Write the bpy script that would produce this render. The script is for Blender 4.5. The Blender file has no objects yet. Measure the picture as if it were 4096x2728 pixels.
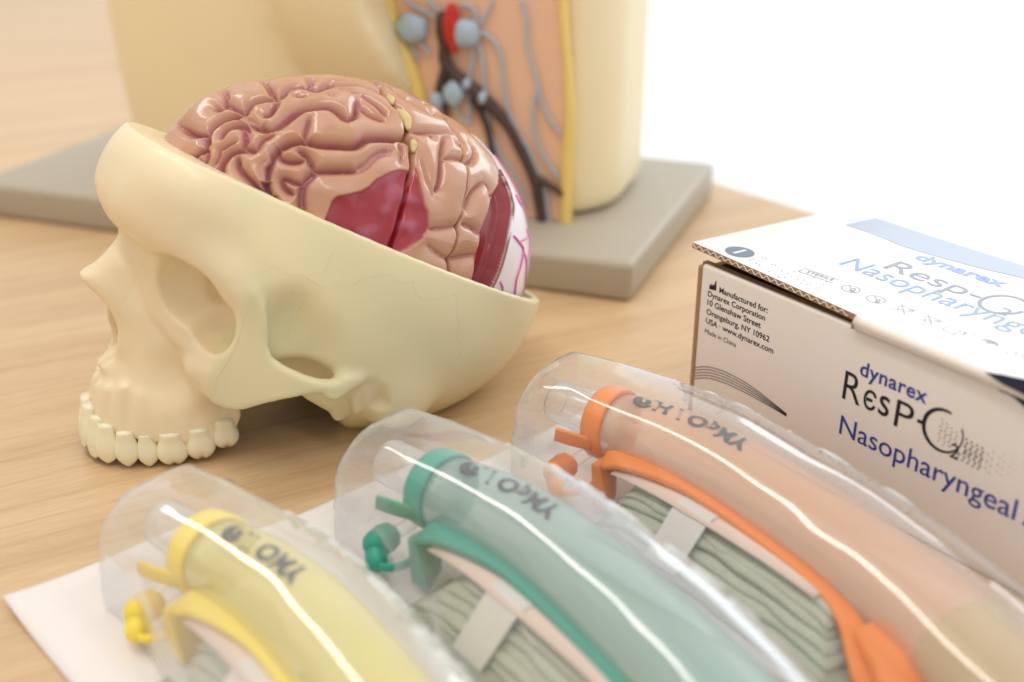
import bpy, bmesh, math, random
import numpy as np
from mathutils import Vector, Matrix
from mathutils.bvhtree import BVHTree
R = math.radians
SC = bpy.context.scene
COL = SC.collection
CM = 0.01                       # all coordinates below are written in centimetres

# ------------------------------------------------------------------ camera
PITCH = R(25.7)
CAM_H = 26.0
FPX = 1152.0
cam = bpy.data.cameras.new('camera'); camo = bpy.data.objects.new('camera', cam); COL.objects.link(camo)
camo.location = (0, 0, CAM_H * CM)
camo.rotation_euler = (R(90) - PITCH, 0, 0)
cam.sensor_width = 36; cam.lens = 36 * FPX / 1024
cam.clip_start = 0.01; cam.clip_end = 60
cam.dof.use_dof = True; cam.dof.focus_distance = 0.473; cam.dof.aperture_fstop = 4.3
SC.camera = camo

# ------------------------------------------------------------------ world and lamps
w = bpy.data.worlds.new('World'); SC.world = w; w.use_nodes = True
nt = w.node_tree; nt.nodes.clear()
wo = nt.nodes.new('ShaderNodeOutputWorld'); bg = nt.nodes.new('ShaderNodeBackground')
tc = nt.nodes.new('ShaderNodeTexCoord'); dp = nt.nodes.new('ShaderNodeVectorMath'); dp.operation = 'DOT_PRODUCT'
dp.inputs[1].default_value = (0.80, 0.58, 0.15)
rp = nt.nodes.new('ShaderNodeValToRGB')
rp.color_ramp.elements[0].position = 0.36; rp.color_ramp.elements[0].color = (0.62, 0.575, 0.515, 1)
rp.color_ramp.elements[1].position = 0.84; rp.color_ramp.elements[1].color = (0.97, 0.99, 1.0, 1)
mp = nt.nodes.new('ShaderNodeMath'); mp.operation = 'MULTIPLY_ADD'; mp.inputs[1].default_value = 0.5; mp.inputs[2].default_value = 0.5
nt.links.new(tc.outputs['Generated'], dp.inputs[0]); nt.links.new(dp.outputs['Value'], mp.inputs[0])
nt.links.new(mp.outputs[0], rp.inputs[0]); nt.links.new(rp.outputs[0], bg.inputs[0]); nt.links.new(bg.outputs[0], wo.inputs[0])
bg.inputs[1].default_value = 1.0

def area(name, loc, aim, size, power, col, sy=None):
    l = bpy.data.lights.new(name, 'AREA'); l.shape = 'RECTANGLE'; l.size = size; l.size_y = sy or size
    l.energy = power; l.color = col
    o = bpy.data.objects.new(name, l); COL.objects.link(o); o.location = loc
    o.rotation_euler = (Vector(aim) - Vector(loc)).to_track_quat('-Z', 'Y').to_euler()
    return o
# the bright window side of the room (behind, to the right) and the warm strip lamps on the ceiling
area('window_light', (1.5, 2.3, 1.15), (0.05, 0.45, 0.03), 1.6, 15, (0.93, 0.97, 1.0), 1.1)
for _p, _e, _w in (((-0.45, 0.30, 1.7), 13, .13), ((-1.15, -0.25, 1.7), 4.5, 1.2)):
    _o = area('ceiling_strip_lamp', _p, (_p[0], _p[1], 0), 3.0, _e, (1.0, 0.93, 0.83), _w); _o.rotation_euler = (0, 0, R(-50))
SC.view_settings.view_transform = 'Standard'; SC.view_settings.look = 'None'
SC.view_settings.exposure = 0.23; SC.view_settings.gamma = 1.0
SC.cycles.max_bounces = 14; SC.cycles.transparent_max_bounces = 24; SC.cycles.transmission_bounces = 8
SC.cycles.use_denoising = True; SC.cycles.caustics_reflective = False; SC.cycles.caustics_refractive = False
SC.cycles.sample_clamp_indirect = 6

# ------------------------------------------------------------------ camera model used to size things from measurements
_d = np.array([0, math.cos(PITCH), -math.sin(PITCH)]); _u = np.array([0, math.sin(PITCH), math.cos(PITCH)]); _r = np.array([1., 0, 0])
_C = np.array([0, 0, CAM_H])
def ray(px, py): return _d + (px - 512) / FPX * _r - (py - 341) / FPX * _u
def G(px, py, z=0.):                       # point at height z seen at (px, py)
    v = ray(px, py); return _C + v * ((z - CAM_H) / v[2])
def onplane(px, py, p0, n):
    v = ray(px, py); return _C + v * (((p0 - _C) @ n) / (v @ n))

# ------------------------------------------------------------------ materials
def mat(name, col, rough=0.5, spec=0.5, sss=0, sssr=(1, .6, .4), ssc=0.01, coat=0, metal=0, bump=None, colvar=None, trans=0, ior=1.45, alpha=1):
    m = bpy.data.materials.new(name); m.use_nodes = True; n = m.node_tree.nodes; p = n['Principled BSDF']; L = m.node_tree.links
    p.inputs['Base Color'].default_value = (*col, 1); p.inputs['Roughness'].default_value = rough
    p.inputs['Specular IOR Level'].default_value = spec; p.inputs['Metallic'].default_value = metal
    p.inputs['IOR'].default_value = ior; p.inputs['Transmission Weight'].default_value = trans; p.inputs['Alpha'].default_value = alpha
    if sss: p.inputs['Subsurface Weight'].default_value = sss; p.inputs['Subsurface Radius'].default_value = sssr; p.inputs['Subsurface Scale'].default_value = ssc
    if coat: p.inputs['Coat Weight'].default_value = coat; p.inputs['Coat Roughness'].default_value = 0.12
    if colvar:   # (scale, amount)
        t = n.new('ShaderNodeTexCoord'); x = n.new('ShaderNodeTexNoise'); x.inputs['Scale'].default_value = colvar[0]; x.inputs['Detail'].default_value = 5
        h = n.new('ShaderNodeMix'); h.data_type = 'RGBA'; a = colvar[1]
        h.inputs[6].default_value = (*[c * (1 - a) for c in col], 1); h.inputs[7].default_value = (*[min(1, c * (1 + a)) for c in col], 1)
        L.new(t.outputs['Object'], x.inputs['Vector']); L.new(x.outputs[0], h.inputs[0]); L.new(h.outputs[2], p.inputs['Base Color'])
    if bump:     # (scale, strength, distance)
        t = n.new('ShaderNodeTexCoord'); x = n.new('ShaderNodeTexNoise'); x.inputs['Scale'].default_value = bump[0]; x.inputs['Detail'].default_value = 4
        b = n.new('ShaderNodeBump'); b.inputs['Strength'].default_value = bump[1]; b.inputs['Distance'].default_value = bump[2]
        L.new(t.outputs['Object'], x.inputs['Vector']); L.new(x.outputs[0], b.inputs['Height']); L.new(b.outputs[0], p.inputs['Normal'])
    return m

# ------------------------------------------------------------------ object helpers
def meta(o, label=None, cat=None, group=None, kind=None):
    if label: o['label'] = label
    if cat: o['category'] = cat
    if group: o['group'] = group
    if kind: o['kind'] = kind
    return o
def obj(name, verts, faces, m=None, parent=None, smooth=True, world=True):
    """verts in cm (world unless world=False: then already local to the parent)."""
    me = bpy.data.meshes.new(name)
    v = np.asarray(verts, dtype=float) * CM
    if parent is not None and world:
        top = parent
        while top.parent is not None: top = top.parent
        mi = np.array(top.matrix_basis.inverted()); v = v @ mi[:3, :3].T + mi[:3, 3]
    me.from_pydata(v.tolist(), [], faces if isinstance(faces, list) else faces.tolist())
    me.update()
    if m is not None: me.materials.append(m)
    if smooth: me.polygons.foreach_set('use_smooth', [True] * len(me.polygons))
    o = bpy.data.objects.new(name, me); COL.objects.link(o)
    if parent is not None: o.parent = parent
    return o
def empty(name, loc, rz=0., label=None, cat=None, group=None):
    o = bpy.data.objects.new(name, None); COL.objects.link(o); o.location = [c * CM for c in loc]; o.rotation_euler = (0, 0, rz)
    o.empty_display_size = .02
    o.matrix_basis = Matrix.Translation(o.location) @ Matrix.Rotation(rz, 4, 'Z')
    return meta(o, label, cat, group)
def weld(o, d=1e-5):
    bm = bmesh.new(); bm.from_mesh(o.data); bmesh.ops.remove_doubles(bm, verts=bm.verts, dist=d); bmesh.ops.recalc_face_normals(bm, faces=bm.faces); bm.to_mesh(o.data); bm.free()
def bevel(o, wd, seg=3, ang=30):
    b = o.modifiers.new('bevel', 'BEVEL'); b.width = wd * CM; b.segments = seg; b.limit_method = 'ANGLE'; b.angle_limit = R(ang); return o
def spline(pts, n=12):
    """Catmull-Rom through pts, n steps per span."""
    P = np.array(pts, float); P = np.vstack([2 * P[0] - P[1], P, 2 * P[-1] - P[-2]]); out = []
    for i in range(1, len(P) - 2):
        t = np.linspace(0, 1, n, endpoint=False)[:, None]
        a, b, c, d = P[i - 1], P[i], P[i + 1], P[i + 2]
        out.append(.5 * ((2 * b) + (c - a) * t + (2 * a - 5 * b + 4 * c - d) * t ** 2 + (3 * b - a - 3 * c + d) * t ** 3))
    out.append(P[-2][None]); return np.vstack(out)
def sweep(path, prof_fn, up=(0, 0, 1), caps=True, closed=True):
    """prof_fn(i, s) -> Nx2 profile (side, up) at path point i, s = fraction along the path."""
    P = np.asarray(path, float); n = len(P); T = np.gradient(P, axis=0); T /= np.linalg.norm(T, axis=1)[:, None]
    V = []; F = []; ln = np.concatenate([[0], np.cumsum(np.linalg.norm(np.diff(P, axis=0), axis=1))]); ln /= ln[-1]
    m = None; u0 = np.array(up, float)
    for i in range(n):
        t = T[i]; u = u0 - (u0 @ t) * t
        if np.linalg.norm(u) < .05: u = np.array([1., 0, 0]) - t[0] * t
        u /= np.linalg.norm(u); s = np.cross(t, u)
        pr = np.asarray(prof_fn(i, ln[i])); m = len(pr)
        V.append(P[i] + pr[:, :1] * s + pr[:, 1:] * u)
    V = np.vstack(V)
    for i in range(n - 1):
        for j in range(m if closed else m - 1):
            k = (j + 1) % m; F.append([i * m + j, i * m + k, (i + 1) * m + k, (i + 1) * m + j])
    if caps and closed: F.append(list(range(m))[::-1]); F.append([(n - 1) * m + j for j in range(m)])
    return V, F
def ring2(rx, ry, n=12, p=2.0):
    a = np.linspace(0, 2 * np.pi, n, endpoint=False); c, s = np.cos(a), np.sin(a)
    return np.stack([rx * np.sign(c) * abs(c) ** (2 / p), ry * np.sign(s) * abs(s) ** (2 / p)], 1)
def tube(pts, r, n=10, p=2.0, flat=1.0, up=(0, 0, 1), smooth=8):
    """r: scalar or list of radii given at the control points; rounded ends."""
    P = spline(pts, smooth) if smooth else np.array(pts, float)
    rr = np.full(len(pts), r) if np.isscalar(r) else np.array(r, float)
    f = np.interp(np.linspace(0, 1, len(P)), np.linspace(0, 1, len(rr)), rr)
    # round ends
    t0 = P[0] - P[1]; t0 /= np.linalg.norm(t0); t1 = P[-1] - P[-2]; t1 /= np.linalg.norm(t1)
    P = np.vstack([P[0] + t0 * f[0] * .9, P[0] + t0 * f[0] * .6, P, P[-1] + t1 * f[-1] * .6, P[-1] + t1 * f[-1] * .9])
    f = np.concatenate([[f[0] * .35, f[0] * .8], f, [f[-1] * .8, f[-1] * .35]])
    return sweep(P, lambda i, s: ring2(f[i], f[i] * flat, n, p), up)
def join(*vf):
    V = []; F = []; o = 0
    for v, f in vf:
        V.append(np.asarray(v, float)); F += [[i + o for i in q] for q in f]; o += len(v)
    return np.vstack(V), F
def boxvf(x0, x1, y0, y1, z0, z1):
    v = [[x, y, z] for z in (z0, z1) for y in (y0, y1) for x in (x0, x1)]
    return np.array(v, float), [[0, 2, 3, 1], [4, 5, 7, 6], [0, 1, 5, 4], [2, 6, 7, 3], [0, 4, 6, 2], [1, 3, 7, 5]]

# ------------------------------------------------------------------ implicit surfaces (numpy surface nets)
def surface_nets(D, org, h):
    D = np.asarray(D, np.float32); nx, ny, nz = D.shape; ins = D < 0
    c = ins[:-1, :-1, :-1].astype(np.int8)
    tot = np.zeros((nx - 1, ny - 1, nz - 1), np.int8)
    for a in (0, 1):
        for b in (0, 1):
            for d in (0, 1): tot += ins[a:nx - 1 + a, b:ny - 1 + b, d:nz - 1 + d]
    act = (tot > 0) & (tot < 8); I = np.argwhere(act); idx = -np.ones(act.shape, np.int64); idx[act] = np.arange(len(I))
    acc = np.zeros((len(I), 3)); cnt = np.zeros(len(I))
    E = []
    for a in (0, 1):
        for b in (0, 1): E += [((0, a, b), (1, a, b)), ((a, 0, b), (a, 1, b)), ((a, b, 0), (a, b, 1))]
    for p, q in E:
        p = np.array(p); q = np.array(q); A = D[tuple((I + p).T)]; Bv = D[tuple((I + q).T)]
        cr = (A < 0) != (Bv < 0); t = np.where(cr, A / np.where(cr, A - Bv, 1), 0)
        acc += np.where(cr[:, None], (I + p) + t[:, None] * (q - p), 0); cnt += cr
    V = acc / cnt[:, None] * h + org
    F = []
    for ax in range(3):
        o = [i for i in range(3) if i != ax]
        sl0 = [slice(1, -1)] * 3; sl1 = [slice(1, -1)] * 3
        sl0[ax] = slice(0, -1); sl1[ax] = slice(1, None)
        a0 = ins[tuple(sl0)]; a1 = ins[tuple(sl1)]; ch = np.argwhere(a0 != a1)
        if not len(ch): continue
        base = ch.copy(); base[:, o[0]] += 1; base[:, o[1]] += 1
        fl = a0[tuple(ch.T)]
        def cell(d0, d1):
            k = base.copy(); k[:, o[0]] += d0; k[:, o[1]] += d1; return idx[tuple(k.T)]
        q = np.stack([cell(-1, -1), cell(0, -1), cell(0, 0), cell(-1, 0)], 1)
        if ax == 1: fl = ~fl
        q = np.where(fl[:, None], q, q[:, ::-1]); F.append(q)
    return V, np.vstack(F)
def smin(a, b, k):
    h = np.clip(.5 + .5 * (b - a) / k, 0, 1); return b + (a - b) * h - k * h * (1 - h)
def smax(a, b, k): return -smin(-a, -b, k)
def sd_ell(P, c, r, tilt=0.):
    x = P[0] - c[0]; y = P[1] - c[1]; z = P[2] - c[2]
    if tilt: x, z = x * math.cos(tilt) - z * math.sin(tilt), x * math.sin(tilt) + z * math.cos(tilt)
    k = np.sqrt((x / r[0]) ** 2 + (y / r[1]) ** 2 + (z / r[2]) ** 2)
    g = np.sqrt((x / r[0] ** 2) ** 2 + (y / r[1] ** 2) ** 2 + (z / r[2] ** 2) ** 2) + 1e-6
    return k * (k - 1) / g
def sd_cap(P, a, b, ra, rb=None):
    rb = ra if rb is None else rb; a = np.array(a, float); b = np.array(b, float); d = b - a
    t = np.clip(((P[0] - a[0]) * d[0] + (P[1] - a[1]) * d[1] + (P[2] - a[2]) * d[2]) / (d @ d), 0, 1)
    return np.sqrt((P[0] - a[0] - t * d[0]) ** 2 + (P[1] - a[1] - t * d[1]) ** 2 + (P[2] - a[2] - t * d[2]) ** 2) - (ra + (rb - ra) * t)
def sd_chain(P, pts, r, k=.2):
    out = None
    for i in range(len(pts) - 1):
        d = sd_cap(P, pts[i], pts[i + 1], r[i], r[i + 1]); out = d if out is None else np.minimum(out, d)
    return out
def sd_poly(X, Z, poly):
    """signed distance to a polygon in 2D (negative inside)."""
    poly = np.array(poly, float); n = len(poly); d = np.full(X.shape, 1e9); s = np.ones(X.shape)
    for i in range(n):
        a = poly[i]; b = poly[i - 1]; e = b - a; wx = X - a[0]; wz = Z - a[1]
        t = np.clip((wx * e[0] + wz * e[1]) / (e @ e), 0, 1)
        d = np.minimum(d, (wx - e[0] * t) ** 2 + (wz - e[1] * t) ** 2)
        c1 = Z >= a[1]; c2 = Z < b[1]; c3 = e[0] * wz > e[1] * wx
        s = np.where((c1 & c2 & c3) | (~c1 & ~c2 & ~c3), -s, s)
    return s * np.sqrt(d)
# ------------------------------------------------------------------ table and room
def wood():
    m = bpy.data.materials.new('maple_table_top'); m.use_nodes = True; n = m.node_tree.nodes; L = m.node_tree.links; p = n['Principled BSDF']
    t = n.new('ShaderNodeTexCoord'); rt = n.new('ShaderNodeMapping'); rt.inputs['Rotation'].default_value = (0, 0, R(-27)); L.new(t.outputs['Object'], rt.inputs[0])
    mp = n.new('ShaderNodeMapping'); mp.inputs['Scale'].default_value = (1.4, 34, 1)
    L.new(rt.outputs[0], mp.inputs[0])
    n1 = n.new('ShaderNodeTexNoise'); n1.inputs['Scale'].default_value = 1.2; n1.inputs['Detail'].default_value = 7; n1.inputs['Roughness'].default_value = .62; n1.inputs['Distortion'].default_value = .35
    L.new(mp.outputs[0], n1.inputs['Vector'])
    m2 = n.new('ShaderNodeMapping'); m2.inputs['Scale'].default_value = (1.1, 8.5, 1); L.new(rt.outputs[0], m2.inputs[0])
    n2 = n.new('ShaderNodeTexWave'); n2.wave_type = 'BANDS'; n2.bands_direction = 'Y'; n2.inputs['Scale'].default_value = 2.1; n2.inputs['Distortion'].default_value = 9; n2.inputs['Detail'].default_value = 3; n2.inputs['Detail Scale'].default_value = .8
    L.new(m2.outputs[0], n2.inputs['Vector'])
    lr = n.new('ShaderNodeValToRGB'); e = lr.color_ramp.elements; e[0].position = 0; e[0].color = (1, 1, 1, 1); e[1].position = .09; e[1].color = (0, 0, 0, 1)
    L.new(n2.outputs[0], lr.inputs[0])
    m3 = n.new('ShaderNodeMapping'); m3.inputs['Scale'].default_value = (60, 900, 1); L.new(rt.outputs[0], m3.inputs[0])
    n3 = n.new('ShaderNodeTexNoise'); n3.inputs['Scale'].default_value = 1; n3.inputs['Detail'].default_value = 3; L.new(m3.outputs[0], n3.inputs['Vector'])
    r1 = n.new('ShaderNodeValToRGB'); e = r1.color_ramp.elements; e[0].position = .28; e[0].color = (.56, .375, .205, 1); e[1].position = .74; e[1].color = (.73, .54, .325, 1)
    L.new(n1.outputs[0], r1.inputs[0])
    a = n.new('ShaderNodeMix'); a.data_type = 'RGBA'; a.blend_type = 'MULTIPLY'; a.inputs[7].default_value = (.70, .56, .44, 1)
    f = n.new('ShaderNodeMath'); f.operation = 'MULTIPLY'; f.inputs[1].default_value = .22
    L.new(lr.outputs[0], f.inputs[0]); L.new(f.outputs[0], a.inputs[0]); L.new(r1.outputs[0], a.inputs[6])
    b = n.new('ShaderNodeMix'); b.data_type = 'RGBA'; b.blend_type = 'MULTIPLY'; b.inputs[7].default_value = (.83, .77, .70, 1)
    r3 = n.new('ShaderNodeValToRGB'); e = r3.color_ramp.elements; e[0].position = .35; e[1].position = .72; L.new(n3.outputs[0], r3.inputs[0])
    f3 = n.new('ShaderNodeMath'); f3.operation = 'MULTIPLY'; f3.inputs[1].default_value = .75; L.new(r3.outputs[0], f3.inputs[0])
    L.new(f3.outputs[0], b.inputs[0]); L.new(a.outputs[2], b.inputs[6]); L.new(b.outputs[2], p.inputs['Base Color'])
    p.inputs['Roughness'].default_value = .34; p.inputs['Specular IOR Level'].default_value = .5
    bp = n.new('ShaderNodeBump'); bp.inputs['Strength'].default_value = .12; bp.inputs['Distance'].default_value = .0006; L.new(n3.outputs[0], bp.inputs['Height']); L.new(bp.outputs[0], p.inputs['Normal'])
    return m
M_wood = wood()
# table: far edge runs through two measured points; near and side edges lie outside the frame
e1 = G(715, 181.5)[:2]; e2 = G(818, 213)[:2]; ed = (e2 - e1) / np.linalg.norm(e2 - e1); en = np.array([-ed[1], ed[0]])
if en[1] < 0: en = -en
A = e1 - ed * 260; Bq = e1 + ed * 110; Cq = Bq - en * 240; Dq = A - en * 240
tv = [[*p, z] for z in (0, -3.0) for p in (A, Bq, Cq, Dq)]
tb = obj('table', tv, [[3, 2, 1, 0], [4, 5, 6, 7], [0, 1, 5, 4], [1, 2, 6, 5], [2, 3, 7, 6], [3, 0, 4, 7]], M_wood, smooth=False)
weld(tb); bevel(tb, .25, 3)
meta(tb, 'pale maple wood table top under all the models and packages', 'table', kind='structure')
# bright white wall behind the table
M_wall = mat('white_wall', (.86, .87, .88), .8, .2, bump=(90, .1, .001))
wp = (A + ed * 0 + en * 120, Bq + ed * 260 + en * 120)
wv = [[*p, z] for p in (wp[0] - ed * 300, wp[1] + ed * 200) for z in (-90, 260)]
# ------------------------------------------------------------------ skull frame: b = backwards, l = to the skull's left (near side), z = up
PSI = R(25)
SB = np.array([math.cos(PSI), math.sin(PSI), 0]); SL = np.array([math.sin(PSI), -math.cos(PSI), 0]); SO = G(80, 450)
def s2w(V): V = np.asarray(V, float); return SO + V[:, :1] * SB + V[:, 1:2] * SL + V[:, 2:] * np.array([0, 0, 1.])
def w2s(p): q = np.asarray(p) - SO; return np.array([q @ SB, q @ SL, q[2]])
def U(px, py, l):
    return w2s(onplane(px, py, SO + SL * l, SL))
def Uf(px, py, lf):               # lateral offset given as a function of b
    l = 4.
    for _ in range(12): q = U(px, py, l); l = .5 * l + .5 * lf(q[0])
    return q
CUT = (13.7, .58, .10)            # plane of the saw cut: z = z0 - s*(b-4.26) + r*l
CRAN = dict(c=(12.5, 0, 6.85), r=(9.5, 6.92, 7.75), tilt=.38)
BRAIN = dict(c=(12.74, 0, 8.0), r=(8.72, 6.31, 6.71), tilt=.46)

def build_skull():
    h = 0.085
    b0, b1, l0, l1, z0, z1 = -.6, 22.6, 0 - h * 1.5, 7.6, -.7, 14.6
    ax = [np.arange(b0, b1, h), np.arange(l0, l1, h), np.arange(z0, z1, h)]
    P = np.meshgrid(*ax, indexing='ij'); Bc, Lc, Zc = [p.astype(np.float32) for p in P]; P = [Bc, Lc, Zc]; del Bc, Lc, Zc
    Bg, Lg, Zg = P
    # cranium
    D = sd_ell(P, **CRAN)
    # forehead and glabella
    D = smin(D, sd_ell(P, (5.15, 0, 11.6), (2.55, 3.3, 2.2), .5), 1.4)
    D = smin(D, sd_ell(P, (6.0, 2.4, 11.4), (2.5, 2.35, 2.3), .5), 1.2)
    D = smin(D, sd_chain(P, [(3.55, .5, 11.2), (3.85, 1.9, 11.2), (5.0, 3.6, 10.3), (6.35, 4.75, 8.95), (6.7, 5.0, 8.4)], [.92, .98, .78, .55, .5]), 1.0)
    # underside of the cranial base is hollowed in front, temporal fossa and the nuchal plane
    D = smax(D, -sd_ell(P, (7.9, 0, -.3), (3.1, 9, 3.7)), .5)
    FOSSA = sd_ell(P, (7.9, 7.55, 5.4), (2.3, 2.2, 3.0))
    FOSSA = smin(FOSSA, sd_ell(P, (8.3, 5.9, 3.6), (1.75, 1.9, 1.55)), .4)
    FOSSA = smin(FOSSA, sd_ell(P, (8.05, 7.15, 6.5), (1.25, 1.9, 2.2), .2), .3)
    D = smax(D, -FOSSA, .7)
    D = smax(D, -sd_ell(P, (13.6, 0, -2.2), (2.6, 3.6, 3.6)), .5)
    # face block from control points: g = (half width)^2 as a smooth function of (b, z)
    prof = [(3.27, 12.84), (2.62, 11.9), (2.64, 11.2), (2.8, 10.4), (3.1, 9.8), (2.85, 9.31), (2.4, 8.86), (1.75, 8.4), (1.15, 8.1), (1.25, 7.7), (1.5, 7.1), (1.75, 6.3), (1.85, 5.8),
            (1.75, 5.0), (1.8, 4.48), (1.3, 4.0), (1.35, 3.4), (1.0, 2.8), (.75, 2.05)]
    cp = [(b, z, 0.) for b, z in prof]
    cp += [(1.2, 1.6, 1.5), (2.0, 1.5, 2.35), (3.2, 1.4, 3.0), (4.8, 1.4, 3.35), (6.6, 1.6, 3.45),
           (1.7, 2.8, 1.45), (2.5, 2.8, 2.25), (3.6, 2.8, 2.95), (5.0, 2.9, 3.4), (6.4, 3.0, 3.4),
           (2.2, 4.0, 1.3), (3.0, 4.0, 2.2), (4.2, 4.1, 3.2), (5.2, 4.0, 4.1),
           (2.3, 5.2, 1.2), (3.3, 5.2, 2.2), (4.3, 5.4, 3.1), (5.3, 5.2, 4.2), (6.2, 5.2, 4.9),
           (2.3, 6.6, 1.15), (3.3, 6.6, 1.9), (4.2, 6.6, 2.6), (2.0, 7.4, .95), (2.8, 7.6, 1.25), (3.5, 7.9, 1.55),
           (2.1, 8.4, .5), (2.7, 8.6, .9), (3.5, 8.8, 1.3), (3.3, 9.8, .75), (3.9, 9.9, 1.5), (3.4, 11.2, 2.0), (3.9, 12.3, 2.4)]
    cp = np.array(cp); X = cp[:, :2]; g = np.sign(cp[:, 2]) * cp[:, 2] ** 2
    def phi(r2): return .5 * r2 * np.log(r2 + 1e-9)
    n = len(cp); K = phi(((X[:, None] - X[None]) ** 2).sum(-1)) + np.eye(n) * .02; Q = np.hstack([np.ones((n, 1)), X])
    W = np.linalg.solve(np.block([[K, Q], [Q.T, np.zeros((3, 3))]]), np.concatenate([g, np.zeros(3)]))
    b2, z2 = np.meshgrid(ax[0], ax[2], indexing='ij'); T = np.stack([b2.ravel(), z2.ravel()], 1)
    gg = phi(((T[:, None] - X[None]) ** 2).sum(-1)) @ W[:n] + W[n] + T @ W[n + 1:]
    gg = gg.reshape(b2.shape)
    gx, gz = np.gradient(gg, h)
    nrm = np.sqrt(4 * Lg ** 2 + gx[:, None, :] ** 2 + gz[:, None, :] ** 2) + .25
    FB = (Lg ** 2 - gg[:, None, :]) / nrm
    pp = prof + [(1.3, 1.75), (2.2, 1.45), (3.4, 1.15), (5.0, .9), (6.1, 1.1), (6.5, 1.9), (6.4, 3.6), (6.9, 5.0), (7.2, 7.4), (6.9, 9.5), (6.0, 11.9), (5, 13)]
    SD = sd_poly(b2, z2, pp)[:, None, :]
    FB = smax(FB, SD + 0 * FB, .25)
    # a flat floor under the palate
    FB = smax(FB, -sd_ell(P, (4.2, 0, .6), (3.0, 2.0, 1.5)), .3)
    D = smin(D, FB, .45)
    # canine and molar root swellings
    for b, l, z in ((.95, .45, 2.0), (1.2, 1.2, 2.1), (1.75, 1.85, 2.3), (2.5, 2.3, 2.0), (3.2, 2.6, 1.9), (4.1, 2.85, 1.8), (5.1, 3.0, 1.9)):
        D = smin(D, sd_cap(P, (b + .25, l * .92, z + 1.1), (b, l * .96, z - .5), .12, .20), .6)
    # canine fossa
    D = smax(D, -sd_ell(P, (3.3, 3.65, 4.3), (1.4, 1.1, 1.3)), .8)
    # orbit
    orb = sd_cap(P, (4.05, 4.0, 8.27), (4.9, 3.7, 8.02), 1.54, 1.5)
    orb = smin(orb, sd_cap(P, (4.9, 3.7, 8.02), (6.1, 3.1, 7.85), 1.5, .8), .3)
    orb = smin(orb, sd_ell(P, (5.75, 4.2, 7.0), (1.3, 1.15, 1.5), -.2), .3)
    ORB = orb
    TL = [U(x, y, l) for x, y, l in ((257, 288, 4.9), (253, 265, 4.8), (251, 243, 4.6), (255, 225, 4.3))]
    D = smin(D, sd_chain(P, TL, [.34, .30, .26, .18]), .6)
    # zygoma: outline in the sagittal plane, swept to a plate that follows the cheek
    LF = lambda b: float(np.interp(b, [3.8, 5, 6, 7, 8, 9, 10.2, 11.5], [3.6, 4.55, 5.2, 5.65, 6.2, 6.55, 6.6, 6.35]))
    zp = [(257, 291), (266, 303), (268.5, 321), (268.5, 346), (273, 358), (286, 367), (306, 376), (322, 380.3), (338, 380.5), (351, 376.5), (361, 370), (366, 374), (364, 381), (354, 387), (344, 395.5),
          (336, 401), (326, 399), (320, 392.5), (308, 394), (285, 399), (263, 404), (243, 410), (226, 409), (212, 403), (205, 392), (207, 372), (218, 356), (226, 345), (234, 325), (240, 305), (248, 290), (254, 286)]
    zq = np.array([Uf(x, y, LF)[[0, 2]] for x, y in zp])
    global ZQ; ZQ = zq
    z2d = sd_poly(b2, z2, zq)[:, None, :]
    lf = np.interp(ax[0], [3.8, 5, 6, 7, 8, 9, 10.2, 11.5], [3.6, 4.55, 5.2, 5.65, 6.2, 6.55, 6.6, 6.35])[:, None, None] - .18
    ZY = smax(z2d + 0 * D, (np.abs(Lg - lf) - .30), .32)
    D = smin(D, ZY, np.interp(ax[0], [5.6, 6.9], [.6, .15])[:, None, None])
    # zygoma body joins the maxilla, orbital floor rim
    D = smin(D, sd_ell(P, (5.6, 3.6, 4.6), (1.2, .8, .85), .2), .7)
    D = smin(D, sd_chain(P, [(3.75, 1.55, 8.2), (3.85, 2.0, 6.9), (4.5, 2.9, 5.85), (5.35, 3.8, 5.35), (6.2, 4.7, 5.6), (6.7, 5.15, 6.6), (6.9, 5.2, 7.8)], [.2, .22, .24, .24, .24, .26, .3]), .4)
    D = smax(D, -ORB, .22)
    # root of the arch, ear opening, mastoid, styloid, base details
    D = smin(D, sd_chain(P, [(10.3, 6.2, 4.3), (11.2, 6.0, 4.35)], [.36, .3]), .4)
    D = smin(D, sd_ell(P, (12.7, 5.1, 2.9), (1.6, 1.2, 2.1), -.25), .8)
    D = smax(D, -sd_cap(P, (11.5, 6.7, 3.5), (11.75, 6.1, 2.7), .42, .3), .35)
    D = smin(D, sd_chain(P, [(11.9, 6.15, 3.9), (12.5, 6.1, 3.75), (12.75, 5.95, 3.1)], [.16, .2, .16]), .3)
    D = smin(D, sd_chain(P, [(11.0, 6.0, 3.7), (10.75, 5.85, 3.0), (10.85, 5.6, 2.35)], [.2, .2, .22]), .16)
    D = smin(D, sd_cap(P, (10.9, 4.9, 3.0), (10.25, 4.8, 1.75), .55, .2), .35)
    D = smin(D, sd_cap(P, (10.4, 3.8, 3.2), (9.6, 3.6, 2.6), .9, .7), .5)
    D = smin(D, sd_cap(P, (7.0, 2.0, 4.6), (6.7, 2.4, 2.5), .5, .3), .4)
    D = smin(D, sd_cap(P, (13.4, 1.9, 1.6), (12.9, 1.9, .6), .6, .45), .4)
    # nasal aperture with spine and turbinates
    D = smax(D, -sd_ell(P, (1.45, 0, 5.8), (2.0, .98, 1.85), .1), .16)
    D = smin(D, sd_cap(P, (1.4, .05, 4.02), (2.3, .1, 4.35), .13, .28), .18)
    D = smin(D, sd_cap(P, (2.6, .75, 4.9), (3.4, .75, 5.2), .2, .3), .1)
    D = smin(D, sd_ell(P, (3.2, 0, 6.0), (1.3, .1, 2.0)), .1)
    # saw cut and hollow vault
    inner = sd_ell(P, CRAN['c'], tuple(r - .42 for r in CRAN['r']), CRAN['tilt'])
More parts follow.
